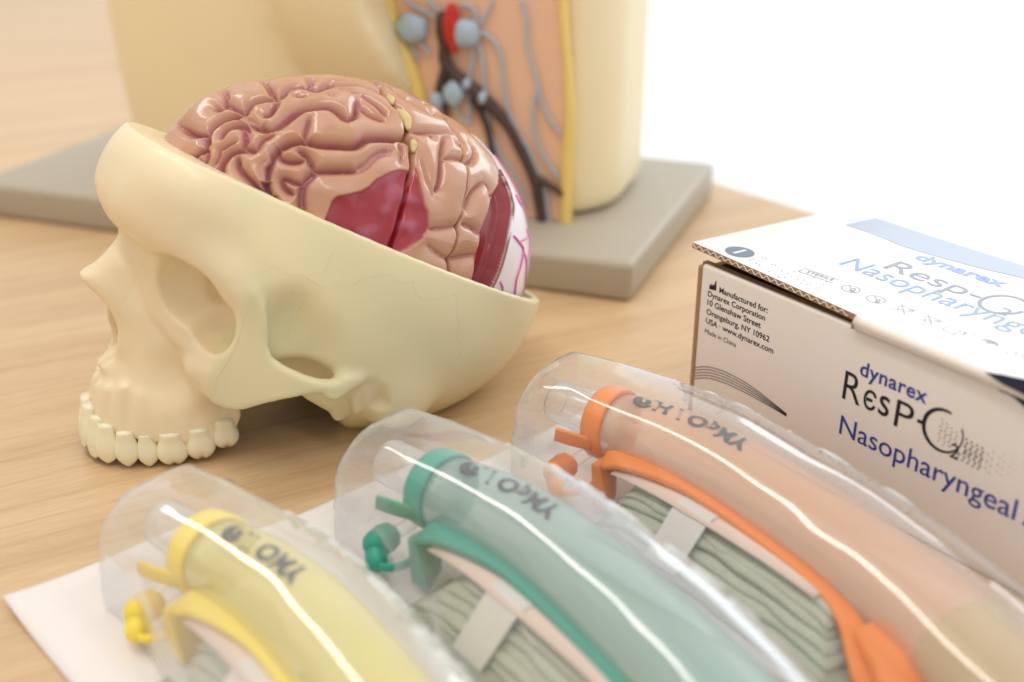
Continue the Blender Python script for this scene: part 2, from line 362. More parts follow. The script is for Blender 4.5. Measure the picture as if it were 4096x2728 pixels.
    inner = smax(inner, -(FOSSA - .4), .3); inner = smax(inner, -(ORB - .4), .3)
    D = smin(D, sd_ell(P, (5.9, 0, 7.6), (2.6, 1.25, 2.2)), .2) if True else D
    D = smax(D, -inner, .12)
    # mirror
    Dm = np.concatenate([D[:, :0:-1, :][:, :, :], D], 1) if False else None
    full = np.concatenate([D[:, ::-1, :][:, :-3, :], D], 1)   # l grid: symmetric about 0
    lax0 = -(ax[1][-1]) 
    ls = lax0 + h * np.arange(full.shape[1])
    z0_, s_, r_ = CUT
    cut = (ax[2][None, None, :] - (z0_ - s_ * (ax[0][:, None, None] - 4.26) + r_ * ls[None, :, None])) / math.sqrt(1 + s_ * s_)
    wig = .006 * np.sin(ax[0] * 9.)[:, None, None] + .006 * np.sin(ls * 7.)[None, :, None]
    full = smax(full, cut + wig, .07)
    full = np.maximum(full, .02 - ax[2][None, None, :])
    full[0] = full[-1] = 1; full[:, 0] = full[:, -1] = 1; full[:, :, 0] = full[:, :, -1] = 1
    V, F = surface_nets(full, np.array([ax[0][0], ls[0], ax[2][0]]), h)
    return V, F
M_bone = mat('ivory_bone_plastic', (.83, .745, .535), .28, .5, sss=.18, sssr=(1, .7, .4), ssc=.004, bump=(55, .10, .0012), colvar=(28, .04))
M_tooth = mat('ivory_tooth_plastic', (.83, .78, .58), .25, .5, sss=.15, sssr=(1, .8, .5), ssc=.003)
M_line = mat('engraved_bone_line', (.50, .41, .25), .6)
skV, skF = build_skull()
skW = s2w(skV)
skull = empty('skull_model', (SO + SB * 10).tolist(), 0, 'cream plastic skull without jaw, its cap sawn off, lying on the table', 'skull')
vault = obj('cranium', skW, skF, M_bone, skull)
_n = M_bone.node_tree; _a = _n.nodes.new('ShaderNodeAttribute'); _a.attribute_name = 'paint'; _n.links.new(_a.outputs[0], _n.nodes['Principled BSDF'].inputs['Base Color'])
_b, _l, _z = skV[:, 0], np.abs(skV[:, 1]), skV[:, 2]
_t = np.clip((_b - np.interp(_z, [4, 8, 9.5, 11, 13], [6.5, 6.75, 6.8, 6.9, 7.1])) / .25 + .5, 0, 1)
_t = np.maximum(_t, (sd_poly(_b, _z, ZQ + np.array([.0, 0])) < 0) * (_l > 3.6) * (_b > 5.0) * 1.)
_c = np.array([.81, .69, .475]) * (1 - _t[:, None]) + np.array([.76, .695, .455]) * _t[:, None]
_w = np.array([1 + .03 * math.sin(v[0] * 1.3 + v[2]) for v in skV])[:, None]
_at = vault.data.color_attributes.new('paint', 'FLOAT_COLOR', 'POINT'); _at.data.foreach_set('color', np.c_[_c * _w, np.ones(len(skV))].ravel())
sm = vault.modifiers.new('smooth', 'SMOOTH'); sm.factor = .5; sm.iterations = 3
# teeth
AR = np.array([(-.22, 0), (-.02, 1.05), (.56, 1.95), (1.5, 2.5), (2.6, 2.92), (3.6, 3.18), (4.8, 3.4), (6.0, 3.5), (7.2, 3.45)])
ac = spline(np.c_[AR * [1, .93] + [.16, 0], np.zeros(len(AR))], 20)[:, :2]; al = np.concatenate([[0], np.cumsum(np.linalg.norm(np.diff(ac, axis=0), axis=1))])
wd = [('i', 1.0, 1.9), ('i', .88, 1.8), ('c', .94, 1.75), ('p', .92, 1.65), ('p', .86, 1.55), ('m', 1.2, 1.6), ('m', 1.14, 1.55), ('m', 1.04, 1.4)]
def tooth(kind, wdt, hgt, seed):
    rs = np.random.RandomState(seed); nu, nv = 28, 18; V = []; F = []
    for j in range(nv + 1):
        t = j / nv; z = hgt * t                                # 0 = biting edge, 1 = gum
        e = min(1, math.sin(min(1., t * 2.6 + .03) * math.pi / 2)) ** (.42)
        neck = (1 - .24 * max(0, t - .5) / .5) * (.90 + .12 * math.sin(math.pi * min(1, t * 1.25)))
        th = {'i': .16 + .55 * t ** .8, 'c': .25 + .5 * t ** .7, 'p': .78, 'm': .92}[kind] * (.74 if kind in 'ic' else .78 * wdt) * (.86 + .2 * math.sin(math.pi * min(1, t * 1.2 + .1)))
        hw = wdt / 2 * neck * 1.10
        for i in range(nu):
            a = 2 * math.pi * i / nu; c, s = math.cos(a), math.sin(a); p = 2.35
            x = hw * math.copysign(abs(c) ** (2 / p), c) * e; y = th * .62 * math.copysign(abs(s) ** (2 / p), s) * e
            if kind == 'm':
                x *= 1 - .12 * (1 - t) * math.exp(-(c / .28) ** 2) ; y *= 1 - .13 * (1 - t * .6) * math.exp(-(c / .22) ** 2)
                zz = z + .13 * math.exp(-(c / .3) ** 2) * (1 - t) ** 2
            elif kind == 'c': zz = z + .05 * abs(c) ** 1.6 * (1 - t) ** 3 + .06 * (1 - t) ** 3
            elif kind == 'p': zz = z + .13 * abs(c) ** 1.6 * (1 - t) ** 3
            else: zz = z
            V.append([x, y, zz])
    for j in range(nv):
        for i in range(nu):
            k = (i + 1) % nu; F.append([j * nu + i, j * nu + k, (j + 1) * nu + k, (j + 1) * nu + i])
    F.append(list(range(nu))[::-1]); F.append([nv * nu + i for i in range(nu)])
    return np.array(V), F
for side in (1, -1):
    s = .02
    for k, (kd, wt, hg) in enumerate(wd):
        c = s + wt / 2; s += wt - .03
        b = np.interp(c, al, ac[:, 0]); l = np.interp(c, al, ac[:, 1]); b2 = np.interp(c + .05, al, ac[:, 0]); l2 = np.interp(c + .05, al, ac[:, 1])
        t = np.array([b2 - b, l2 - l]); t /= np.linalg.norm(t); nrm = np.array([-t[1], t[0]])   # outward is away from the arch centre
        if nrm @ np.array([b - 3.5, l * .8]) < 0: nrm = -nrm
        if k == 0: pass
        V, F = tooth(kd, wt, hg, k)
        lean = {'i': -.30, 'c': -.24, 'p': -.05, 'm': .04}[kd]
        z0 = {0: .42, 1: .26, 2: .14, 3: .08, 4: .03, 5: .05, 6: .16, 7: .5}[k]
        bb = b + V[:, 0] * t[0] + (V[:, 1] + lean * V[:, 2]) * nrm[0]; ll = l + V[:, 0] * t[1] + (V[:, 1] + lean * V[:, 2]) * nrm[1]
        if kd in 'i': bb = bb + .12
        W = s2w(np.stack([bb, ll * side, V[:, 2] + z0], 1))
        obj('tooth', W, F, M_tooth, skull)

# engraved sutures, laid as fine grooves on the bone surface
def bvh_of(W, F): return BVHTree.FromPolygons([tuple(v) for v in W], [tuple(int(i) for i in f) for f in F])
SKB = bvh_of(skW, skF)
def hit(bvh, px, py):
    v = ray(px, py); v = v / np.linalg.norm(v); r = bvh.ray_cast(Vector(_C), Vector(v), 300)
    return (np.array(r[0]), np.array(r[1])) if r[0] is not None else (None, None)
z5 = lambda P: [(225 + x / 6.728, 250 + y / 6.728) for x, y in P]
z1 = lambda P: [(62.5 + x / 4.48, 125 + y / 4.48) for x, y in P]
rs = random.Random(4)
def engrave(name, pts, r=.016, jag=.0, step=.9):
    Q = spline(np.c_[np.array(pts), np.zeros(len(pts))], 14)[:, :2]; out = []
    for i, q in enumerate(Q):
        if jag: q = q + np.array([rs.uniform(-jag, jag), rs.uniform(-jag, jag)])
        p, n = hit(SKB, *q)
        if p is not None and (not out or np.linalg.norm(p - out[-1]) < 1.2): out.append(p - n * r * (.45 if n @ (p - _C) < 0 else -.45))
    if len(out) > 4:
        V, F = sweep(np.array(out), lambda i, s: ring2(r, r, 5)); obj(name, V, F, M_line2, skull)
M_line2 = mat('suture_groove', (.76, .67, .46), .4)
engrave('suture', z5([(245, 165), (275, 130), (340, 120), (380, 150), (440, 170), (520, 165), (560, 200), (600, 220), (640, 240), (700, 245), (770, 255), (850, 240), (890, 215), (930, 190), (1000, 180), (1060, 170), (1120, 165), (1170, 210), (1220, 220), (1270, 210)]), .010, .6)
engrave('suture', z5([(1270, 210), (1275, 270), (1320, 325), (1400, 330), (1480, 320), (1560, 300), (1555, 380), (1565, 450), (1580, 520), (1555, 580), (1595, 640), (1580, 700), (1520, 790), (1500, 880), (1560, 890)]), .010, .8)
engrave('suture', z5([(1880, 760), (1750, 830), (1650, 870), (1590, 950)]), .012, .6)
engrave('suture', z5([(730, 10), (700, 60), (680, 130), (640, 150), (560, 165)]), .011, .5)
engrave('suture', z5([(650, 290), (560, 320), (510, 380), (480, 460), (440, 520), (400, 600)]), .011, .8)
engrave('suture', z1([(858, 757), (820, 850), (790, 955), (740, 1060), (700, 1120), (685, 1180), (681, 1250)]), .02, .08)
engrave('suture', z1([(258, 462), (330, 520), (380, 560), (430, 582)]), .014, .15)
engrave('suture', z1([(380, 590), (330, 680), (300, 740), (245, 838)]), .012, .5)
engrave('suture', z1([(440, 1400), (500, 1360), (620, 1350), (700, 1325), (760, 1290)]), .02, .05)
engrave('suture', z5([(620, 850), (700, 820), (780, 800), (850, 795)]), .012, .05)
# ------------------------------------------------------------------ brain: a closed form with folds traced from measurements
zA = lambda P: [(150 + x / 8.475, 65 + y / 8.475) for x, y in P]
zB = lambda P: [(325 + x / 6.6, 75 + y / 6.6) for x, y in P]
zC = lambda P: [(150 + x * .1698, 62.5 + y * .1698) for x, y in P]
BC = np.array(BRAIN['c']); BR_ = np.array(BRAIN['r']); BT = BRAIN['tilt']
ct, st = math.cos(BT), math.sin(BT)
def to_e(V): return np.stack([V[:, 0] * ct - V[:, 2] * st, V[:, 1], V[:, 0] * st + V[:, 2] * ct], 1) / BR_
def from_e(E): E = E * BR_; return np.stack([E[:, 0] * ct + E[:, 2] * st, E[:, 1], -E[:, 0] * st + E[:, 2] * ct], 1)
def brain_hit(px, py):
    o = w2s(_C)[None] - BC; v = w2s(_C + ray(px, py))[None] - BC - o
    oe = to_e(o)[0]; ve = to_e(v)[0]; a = ve @ ve; b = oe @ ve; c = oe @ oe - 1; q = b * b - a * c
    t = (-b - math.sqrt(q)) / a if q > 0 else -b / a
    e = oe + ve * t; e /= np.linalg.norm(e); return from_e(e[None])[0] + BC
N = 250
g = np.linspace(-1, 1, N); g = np.tan(g * np.pi / 4); gu, gv = np.meshgrid(g, g, indexing='ij'); on = np.ones_like(gu)
Vs = []; Fs = []; o = 0
ii = np.arange(N - 1); I, J = np.meshgrid(ii, ii, indexing='ij'); q0 = (I * N + J).ravel(); quad = np.stack([q0, q0 + N, q0 + N + 1, q0 + 1], 1)
for k, (a, b, c) in enumerate([(on, gu, gv), (-on, gv, gu), (gv, on, gu), (gu, -on, gv), (gu, gv, on), (gv, gu, -on)]):
    Vs.append(np.stack([a, b, c], -1).reshape(-1, 3)); Fs.append(quad + o); o += N * N
E_ = np.vstack(Vs); E_ /= np.linalg.norm(E_, axis=1)[:, None]; BF = np.vstack(Fs)
BV = from_e(E_); nr = from_e(E_ / BR_ ** 2); nr /= np.linalg.norm(nr, axis=1)[:, None]; BV = BV + BC
z0_, s_, r_ = CUT
above = BV[:, 2] - (z0_ - s_ * (BV[:, 0] - 4.26) + r_ * BV[:, 1])
keepv = above > -2.6
BF = BF[keepv[BF].all(1)]; used = np.unique(BF); rm = -np.ones(len(BV), int); rm[used] = np.arange(len(used)); BV = BV[used]; nr = nr[used]; BF = rm[BF]
# image-space position of each vertex, used only to look up which painted region it belongs to
Wv = s2w(BV) - _C; dz = Wv @ _d; vpx = 512 + FPX * (Wv @ _r) / dz; vpy = 341 - FPX * (Wv @ _u) / dz
nw = nr[:, :1] * SB + nr[:, 1:2] * SL + nr[:, 2:] * np.array([0, 0, 1.])
vis = -(nw * Wv).sum(1) / np.linalg.norm(Wv, axis=1)
seen = vis > -.02
# (points, depth, width)
SUL = [
 (zC([(745, 200), (720, 245), (695, 282), (668, 290)]), .45, .16),
 (zC([(600, 345), (650, 365), (700, 380), (760, 350), (820, 300), (880, 262), (960, 242), (1050, 240), (1105, 262), (1140, 292), (1168, 316)]), .42, .22),
 (zC([(1168, 316), (1210, 292), (1224, 250), (1230, 200)]), .42, .15), (zC([(1240, 235), (1290, 280), (1340, 305), (1385, 320)]), .36, .14),
 (zC([(1262, 175), (1300, 200), (1340, 225), (1375, 255), (1400, 285)]), .36, .2),
 (zC([(845, 165), (880, 175), (915, 172)]), .22, .14), (zC([(1050, 165), (1080, 172), (1105, 170)]), .2, .12), (zC([(1120, 130), (1180, 150), (1240, 160)]), .16, .16),
 (zC([(405, 420), (425, 385), (470, 358), (520, 352), (555, 372), (545, 410)]), .38, .22), (zC([(545, 410), (552, 450), (540, 480), (575, 500), (620, 505)]), .36, .18),
 (zC([(640, 360), (600, 330), (560, 312)]), .16, .2),
 (zC([(1525, 440), (1470, 436), (1390, 430), (1290, 434), (1250, 455), (1205, 474), (1100, 472), (1000, 465), (930, 450), (880, 448), (820, 458), (765, 492), (720, 545), (690, 610), (672, 690), (680, 760), (720, 820)]), .52, .20),
 (zC([(920, 448), (912, 410), (925, 360), (940, 305)]), .36, .14),
 (zC([(765, 492), (750, 530), (775, 558), (830, 572), (900, 565)]), .40, .17), (zC([(880, 505), (920, 535), (950, 580), (978, 628), (1050, 630), (1130, 628), (1225, 628)]), .55, .12),
 (zC([(1225, 628), (1275, 600), (1330, 545), (1380, 520), (1420, 515)]), .22, .26),
 (zC([(978, 632), (940, 670), (905, 715), (890, 790), (893, 880)]), .42, .22), (zC([(905, 712), (850, 700), (800, 680), (775, 690), (790, 735), (835, 770)]), .40, .17),
 (zC([(672, 690), (650, 600), (690, 560)]), .12, .2),
 (zC([(505, 555), (510, 610), (545, 655), (590, 700), (630, 745), (700, 790)]), .42, .17), (zC([(400, 660), (405, 600), (430, 555), (470, 520), (530, 500), (575, 500)]), .40, .19),
 (zC([(355, 600), (385, 545), (395, 500), (445, 470), (500, 440)]), .28, .14), (zC([(312, 480), (318, 545), (296, 600)]), .36, .15), (zC([(300, 600), (280, 560), (270, 600)]), .2, .12),
 (zC([(620, 505), (640, 470), (660, 440), (720, 410)]), .28, .16), (zC([(1480, 470), (1500, 520), (1490, 575)]), .22, .14),
 # fissure between the halves
 (zA([(300, 815), (380, 745), (448, 690), (455, 600), (500, 520), (600, 440), (700, 405), (785, 392), (808, 330), (860, 290), (960, 262), (1088, 240), (1120, 205), (1180, 172), (1290, 158), (1400, 182), (1470, 155), (1570, 132)]), .95, .13),
 (zC([(1075, 110), (1200, 112), (1290, 135), (1395, 175)]), .55, .12), (zB([(470, 90), (540, 150), (640, 165), (740, 215), (815, 280), (870, 380)]), .4, .12),
 # far hemisphere
 (zC([(455, 190), (438, 225), (425, 250), (380, 262)]), .45, .16), (zC([(660, 90), (690, 118), (715, 150), (740, 175), (765, 182)]), .5, .13), (zC([(185, 385), (240, 402), (320, 408)]), .5, .15),
 (zC([(930, 120), (945, 100), (950, 60)]), .45, .12), (zC([(110, 490), (130, 440), (175, 380), (230, 310)]), .25, .14), (zC([(440, 225), (500, 250), (560, 280)]), .42, .14), (zC([(330, 230), (400, 200), (455, 185)]), .35, .14), (zC([(440, 225), (445, 190), (430, 160)]), .4, .13),
 (zC([(1050, 95), (1090, 80), (1150, 85)]), .25, .14),
 # middle piece
 (zB([(585, 358), (650, 362), (720, 362), (825, 358)]), .42, .11), (zB([(685, 370), (705, 390), (728, 408)]), .25, .12), (zB([(800, 405), (788, 480), (782, 560), (778, 640), (765, 720), (742, 760)]), .42, .14),
 (zB([(790, 540), (850, 538), (928, 550)]), .32, .13), (zB([(645, 560), (672, 630), (690, 700), (715, 760), (722, 800)]), .16, .16), (zB([(700, 1018), (780, 1012), (880, 995)]), .28, .13),
 (zB([(690, 1125), (760, 1180), (835, 1232)]), .32, .10), (zB([(590, 170), (650, 215), (700, 245), (735, 235)]), .2, .14), (zB([(560, 160), (620, 190)]), .2, .1),
 (zB([(815, 300), (850, 340), (880, 380)]), .3, .1),
 # rear piece
 (zB([(955, 565), (990, 548), (1008, 510), (1000, 470)]), .34, .14), (zB([(928, 980), (985, 1000), (1042, 1042)]), .36, .10), (zB([(1070, 695), (1020, 735), (975, 800), (945, 880)]), .3, .15), (zB([(1070, 695), (1105, 740), (1118, 800)]), .28, .12),
 (zB([(838, 1222), (920, 1205), (1015, 1190)]), .34, .10), (zB([(880, 440), (930, 470)]), .2, .12),
]
from mathutils.kdtree import KDTree
SUL = [(a, b * 1.2, c) for a, b, c in SUL]
pts = []; dep = []; wid = []
for P_, d_, w_ in SUL:
    Q = spline(np.c_[np.array(P_), np.zeros(len(P_))], 10)[:, :2]; m_ = len(Q)
    for i, q in enumerate(Q):
        e = min(1, (min(i, m_ - 1 - i) + 2) / 6); pts.append(brain_hit(*q)); dep.append(d_ * (.45 + .55 * e)); wid.append(w_)
pts = np.array(pts); dep = np.array(dep); wid = np.array(wid)
sul = np.zeros(len(BV)); dmin = np.full(len(BV), 9.)
kd = KDTree(len(pts)); [kd.insert(p, i) for i, p in enumerate(pts)]; kd.balance()
from mathutils import noise as MN
wob = np.zeros(len(BV))
for i, v in enumerate(BV):
    wob[i] = MN.noise(Vector(v * .9))
    acc = 0.
    lst = kd.find_n(v, 3)
    for co, k, d in lst[:1]: dmin[i] = d
    co, k, d = lst[0]
    w0 = max(0., wid[k] - .115) * .7; W1 = .42; u1 = min(1., max(0., d - w0) / W1); sul[i] = dep[k] * (.88 * (1 - math.sqrt(max(0., 1 - (1 - u1) ** 2))) ) + .12 * math.exp(-(d / .6) ** 2)
# folds where nothing was traced (hidden sides)
auto = np.array([MN.noise(Vector((v[0] * .42 + 7 + .6 * MN.noise(Vector(v * .5)), v[1] * .42, v[2] * .42))) for v in BV[::1]])
ad = np.abs(auto) * 2.2
hid = np.clip((dmin - 1.5) / .6, 0, 1)
sul = np.maximum(sul, hid * .42 * np.exp(-(ad / .26) ** 1.4))
def inpoly(poly): return (sd_poly(vpx, vpy, poly))
CUT1 = zB([(330, 20), (405, 110), (452, 178), (498, 215), (548, 310), (545, 400), (578, 450), (583, 600), (560, 700), (530, 850), (480, 1030), (435, 1150), (400, 1250)])
CUT2 = zB([(760, 200), (820, 300), (880, 372), (922, 450), (930, 545), (950, 600), (950, 750), (920, 900), (882, 1000), (885, 1060), (860, 1150), (827, 1230), (820, 1400)])
EDG3 = zB([(1080, 480), (1150, 640), (1146, 720), (1112, 800), (1050, 1000), (1010, 1190), (960, 1380), (940, 1500)])
EDG4 = zB([(1090, 500), (1152, 630), (1200, 720), (1232, 820), (1240, 900), (1200, 1130), (1150, 1300), (1085, 1440), (1070, 1500)])
def side(poly):      # signed image distance: negative on the front side of the curve
    P_ = list(poly); P_ = [(-500, P_[0][1] - 400), (P_[0][0], P_[0][1] - 400)] + P_ + [(P_[-1][0], 900), (-500, 900)]
    return sd_poly(vpx, vpy, P_)
s1, s2, s3, s4 = side(CUT1), side(CUT2), side(EDG3), side(EDG4)
pxcm = 20.
bb = BV[:, 0]
reg = np.where(seen, np.where(s1 < 0, 0, np.where(s2 < 0, 1, np.where(s3 < 0, 2, np.where(s4 < 0, 3, 4)))), np.where(bb < 14.5, 0, np.where(bb < 17.2, 1, np.where(bb < 18.8, 2, 4))))
RED1 = zB([(583, 632), (540, 620), (500, 615), (430, 640), (350, 680), (320, 705), (300, 730), (240, 765), (160, 785), (80, 800), (50, 830), (30, 880), (10, 930), (-10, 975), (-60, 1200), (420, 1300), (440, 1140), (500, 960), (560, 720)])
RED2 = zB([(590, 640), (608, 600), (625, 650), (640, 740), (662, 860), (682, 900), (692, 1000), (655, 1075), (560, 1140), (480, 1172), (380, 1250), (440, 1120), (520, 880), (565, 720)])
red = np.minimum(sd_poly(vpx, vpy, RED1), sd_poly(vpx, vpy, RED2)) / pxcm; red = np.where(seen & (BV[:, 1] > 0), red, 9)
lump = np.array([MN.noise(Vector(v * 1.5 + np.array([9., 2, 5]))) for v in BV])
inr = np.clip(.5 - red / .10, 0, 1)
gy = sul * (1 - inr)
ew = .07
c1 = np.where(seen, np.abs(s1), 99) / pxcm; c2 = np.where(seen, np.abs(s2), 99) / pxcm; c4 = np.where(seen, np.abs(s4), 99) / pxcm; c3 = np.where(seen, np.abs(s3), 99) / pxcm
disp = gy + inr * (.16 + .10 * np.clip(-red, 0, .6) / .6 - .07 * lump) - .05 * wob
bvl = BV[:, 1]
fis = .0 * np.exp(-(np.abs(bvl + .02 * np.sin(bb * 2)) / .20) ** 1.1) * np.clip((20.2 - bb) / .6, 0, 1)
disp = np.where(reg < 3, np.maximum(disp, disp * .4 + fis), disp)
grove = .55 * np.exp(-(c1 / .055) ** 1.2) * (s1 < 0) + .62 * np.exp(-(c1 / .10) ** 1.2) * (s1 >= 0) + .55 * np.exp(-(c2 / .05) ** 1.2)
rearstep = np.where(reg == 1, -.07, 0) + np.where(reg == 2, .02, 0)
wed = (reg == 3); ww = np.clip(np.minimum(c3, c4) / .25, 0, 1)
ridge = np.exp(-((c4 - .42) / .10) ** 2)
disp = np.where(wed, .10 + .42 * ww - .20 * ridge * ww, disp + grove + rearstep)
disp = np.where(reg == 4, -.04 + .0 * disp, disp)
disp = disp - .38 * np.clip((.5 - BV[:, 1]) / 1.2, 0, 1) * np.clip((10.5 - bb) / 3, 0, 1) * (reg == 0)
DV = BV - nr * disp[:, None]
# paint
def mixc(a, b, t): return a * (1 - t[:, None]) + b * t[:, None]
tan = np.array([.50, .262, .158]); pink = np.array([.47, .185, .20]); redc = np.array([.33, .016, .032]); mau = np.array([.42, .10, .17]); wht = np.array([.80, .77, .82]); pal = np.array([.60, .36, .28])
cr = mixc(np.tile(tan, (len(BV), 1)), pal, np.clip(wob * 1.2 + .12, 0, .45))
t_ = np.clip((sul - .15) / .20, 0, 1) * np.clip(.75 + lump * .7, .25, 1)
t_ = np.where(s1 < 0, t_, t_ * .6)
colr = mixc(cr, pink, t_)
rc = mixc(np.tile(redc, (len(BV), 1)), mau, np.clip(lump * 1.7 - .1, 0, .8)); colr = mixc(colr, rc, inr)
colr = np.where(wed[:, None], np.array([.27, .006, .018]), colr); colr = np.where((reg == 4)[:, None], wht, colr)
M_brain = mat('painted_brain_plastic', (.5, .3, .2), .24, .6, sss=.10, sssr=(1, .4, .3), ssc=.003, bump=(160, .06, .0006), coat=.35)
_n = M_brain.node_tree; _a = _n.nodes.new('ShaderNodeAttribute'); _a.attribute_name = 'paint'; _n.links.new(_a.outputs[0], _n.nodes['Principled BSDF'].inputs['Base Color'])
brain = empty('brain_model', (SO + SB * 12.7 + np.array([0, 0, 6])).tolist(), 0, 'brown folded brain model with dark red patch, set inside the opened skull', 'brain')
fr = reg[BF]; freg = np.sort(fr, 1)[:, 2]
for k, nm in enumerate(['frontal_lobe', 'parietal_lobe', 'occipital_lobe', 'venous_sinus', 'dura_mater']):
    f = BF[freg == k]; u_ = np.unique(f); r2 = -np.ones(len(BV), int); r2[u_] = np.arange(len(u_))
    ob = obj(nm, s2w(DV[u_]), r2[f], M_brain, brain)
    at = ob.data.color_attributes.new('paint', 'FLOAT_COLOR', 'POINT'); at.data.foreach_set('color', np.c_[colr[u_], np.ones(len(u_))].ravel())
    if k != 3: weld(ob, 2e-5)
    if k == 4: DURA = ob
# raised pink vessels on the dura, brown rim, tan pegs in the cut
M_ves = mat('pink_vessel_paint', (.72, .17, .45), .25); M_rim = mat('brown_cut_edge', (.30, .17, .12), .5); M_peg = mat('yellow_core_plastic', (.62, .49, .22), .45)
def onbrain(P_, lift=.05): return [brain_hit(*q) + 0 for q in P_]
def bt(name, P_, r, m, lift):
    H = np.array([brain_hit(*q) for q in P_]); e = to_e(H - BC); n_ = from_e(e / BR_ ** 2 * 1.0); n_ = from_e(e / BR_ / 1.0) ; n_ /= np.linalg.norm(n_, axis=1)[:, None]
    V, F = tube(H + n_ * lift, r, 8); return obj(name, s2w(V), F, m, DURA)
for P_, r in [([(1120, 535), (1185, 600), (1235, 690), (1275, 780), (1325, 880), (1338, 960)], .05), ([(1252, 795), (1280, 850), (1310, 890), (1330, 860), (1300, 800), (1265, 735)], .05),
              ([(1240, 1065), (1270, 1100), (1300, 1150), (1285, 1250), (1255, 1350), (1245, 1440)], .07), ([(1270, 1100), (1310, 1085), (1330, 1070), (1325, 1015)], .045),
              ([(1300, 1150), (1320, 1230), (1318, 1330), (1328, 1440)], .05), ([(1338, 1050), (1342, 1130), (1325, 1230)], .05), ([(1150, 1365), (1165, 1400), (1160, 1430)], .06)]:
    bt('vessel', zB(P_), r, M_ves, .05)
bt('cut_rim', EDG4[1:-1], .05, M_rim, .03)
for P_, r in [([(428, 130), (437, 150), (446, 172)], [.12, .2, .1]), ([(490, 222), (520, 250), (545, 290), (555, 340)], [.1, .22, .24, .12]), ([(586, 430), (592, 455), (590, 490)], [.1, .18, .1])]:
    H = np.array([brain_hit(*q) for q in zB(P_)]); V, F = tube(H * .985 + BC * .015, r, 10); obj('core', s2w(V), F, M_peg, brain)
# ------------------------------------------------------------------ torso model on its grey plinth, behind the skull
FR = G(632, 265, 2.3); FL = G(-10, 184, 2.3); BRr = G(715, 163, 2.3)
tE = (FL - FR); tE /= np.linalg.norm(tE); tN = np.array([-tE[1], tE[0], 0]); tN = tN if tN[1] > 0 else -tN   # tE: towards left, tN: towards the back
torso = empty('torso_model', (FR + tE * 20 + tN * 10).tolist(), 0, 'large cream torso model on grey plinth, cut open to show peach muscle and dark vessels', 'torso model')
M_plinth = mat('grey_plinth_plastic', (.42, .375, .30), .45, .5, bump=(200, .1, .0006))
M_cream = mat('cream_torso_skin', (.87, .765, .52), .42, .4, sss=.2, sssr=(1, .7, .4), ssc=.01, bump=(20, .08, .003))
M_fat = mat('yellow_fat_edge', (.86, .66, .20), .45); M_muscle = mat('peach_muscle_paint', (.84, .54, .38), .5, .4, bump=(60, .3, .002), colvar=(14, .05))
M_vein = mat('dark_brown_vessel', (.075, .045, .04), .4); M_art = mat('red_vessel', (.55, .03, .015), .35); M_lymph = mat('pale_blue_lymph_paint', (.40, .53, .66), .45, bump=(300, .5, .001))
def Tl(x, y, z): return FR + tE * x + tN * y + np.array([0, 0, z - 2.3])     # x from the right front corner leftwards, y to the back
Lx = 45.0; Ly = float(np.linalg.norm(BRr - FR))
v, f = boxvf(0, Lx, 0, Ly, .02, 2.3); W = np.array([FR + (FL - FR) * p[0] / np.linalg.norm(FL - FR) + (BRr - FR) * p[1] / np.linalg.norm(BRr - FR) + np.array([0, 0, p[2] - 2.3]) for p in v]); sl = obj('plinth', W, f, M_plinth, torso, smooth=True); weld(sl); bevel(sl, .35, 4)
def tl(p): q = np.asarray(p) - FR; return np.array([q @ tE, q @ tN, q[2] + 2.3])
# panel plane: vertical, parallel to the plinth front
PY = 5.4
PP = Tl(0, PY, 2.3)
def TP(px, py, off=0.): return tl(onplane(px, py, PP - tN * off, tN))
h = .42
ax = [np.arange(-3, 46, h), np.arange(-.5, 21, h), np.arange(1.6, 36, h)]
P = np.meshgrid(*ax, indexing='ij')
# right (outer) wall of the body: from the panel edge round to the back
pr = TP(566, 110); xr = pr[0]; xo = TP(640, 60)[0]
zb = 2.36
def rbox(P, lo, hi, r):
    c = [(a + b) / 2 for a, b in zip(lo, hi)]; e = [(b - a) / 2 - r for a, b in zip(lo, hi)]
    q = [np.abs(P[i] - c[i]) - e[i] for i in range(3)]
    return np.sqrt(sum(np.maximum(k, 0) ** 2 for k in q)) + np.minimum(np.maximum(np.maximum(q[0], q[1]), q[2]), 0) - r
xl = TP(112, 60)[0]
xr2 = TP(384, 30)[0]
D = rbox(P, (xo + 1.75, PY + .05, zb - 4), (xl + 1, 19.0, 44), 4.8)
D = smin(D, sd_ell(P, (xl - 8.2, PY + 3.6, 16), (9.3, 7.0, 26)), 1.5)
D = smax(D, rbox(P, (xo - 3, -5, zb), (60, 30, 60), 1.2) if False else zb - P[2], .9)
bg_c = TP(348, -48)
bulge = sd_ell(P, (bg_c[0], PY + 1.6, bg_c[2]), (7.0, 5.6, 9.4), .25)
D2 = smin(D, bulge, .5)
# the opened front: cut flat in front of the muscle panel
pnl = [TP(x, y)[[0, 2]] for x, y in [(386, -60), (388, 0), (408, 60), (424, 112), (430, 160), (432, 240), (566, 240), (565, 120), (563, 0), (562, -60)]]
X2, Z2 = np.meshgrid(ax[0], ax[2], indexing='ij'); pd = sd_poly(X2, Z2, pnl)[:, None, :]
D2 = smax(D2, -np.maximum(pd + 0 * D2, P[1] - (PY + 1.0)), .3)
D2[0] = D2[-1] = 1; D2[:, 0] = D2[:, -1] = 1; D2[:, :, 0] = D2[:, :, -1] = 1
V, F = surface_nets(D2, np.array([a[0] for a in ax]), h)
tt = obj('skin', np.array([Tl(*p) for p in V]), F, M_cream, torso); sm = tt.modifiers.new('smooth', 'SMOOTH'); sm.iterations = 6
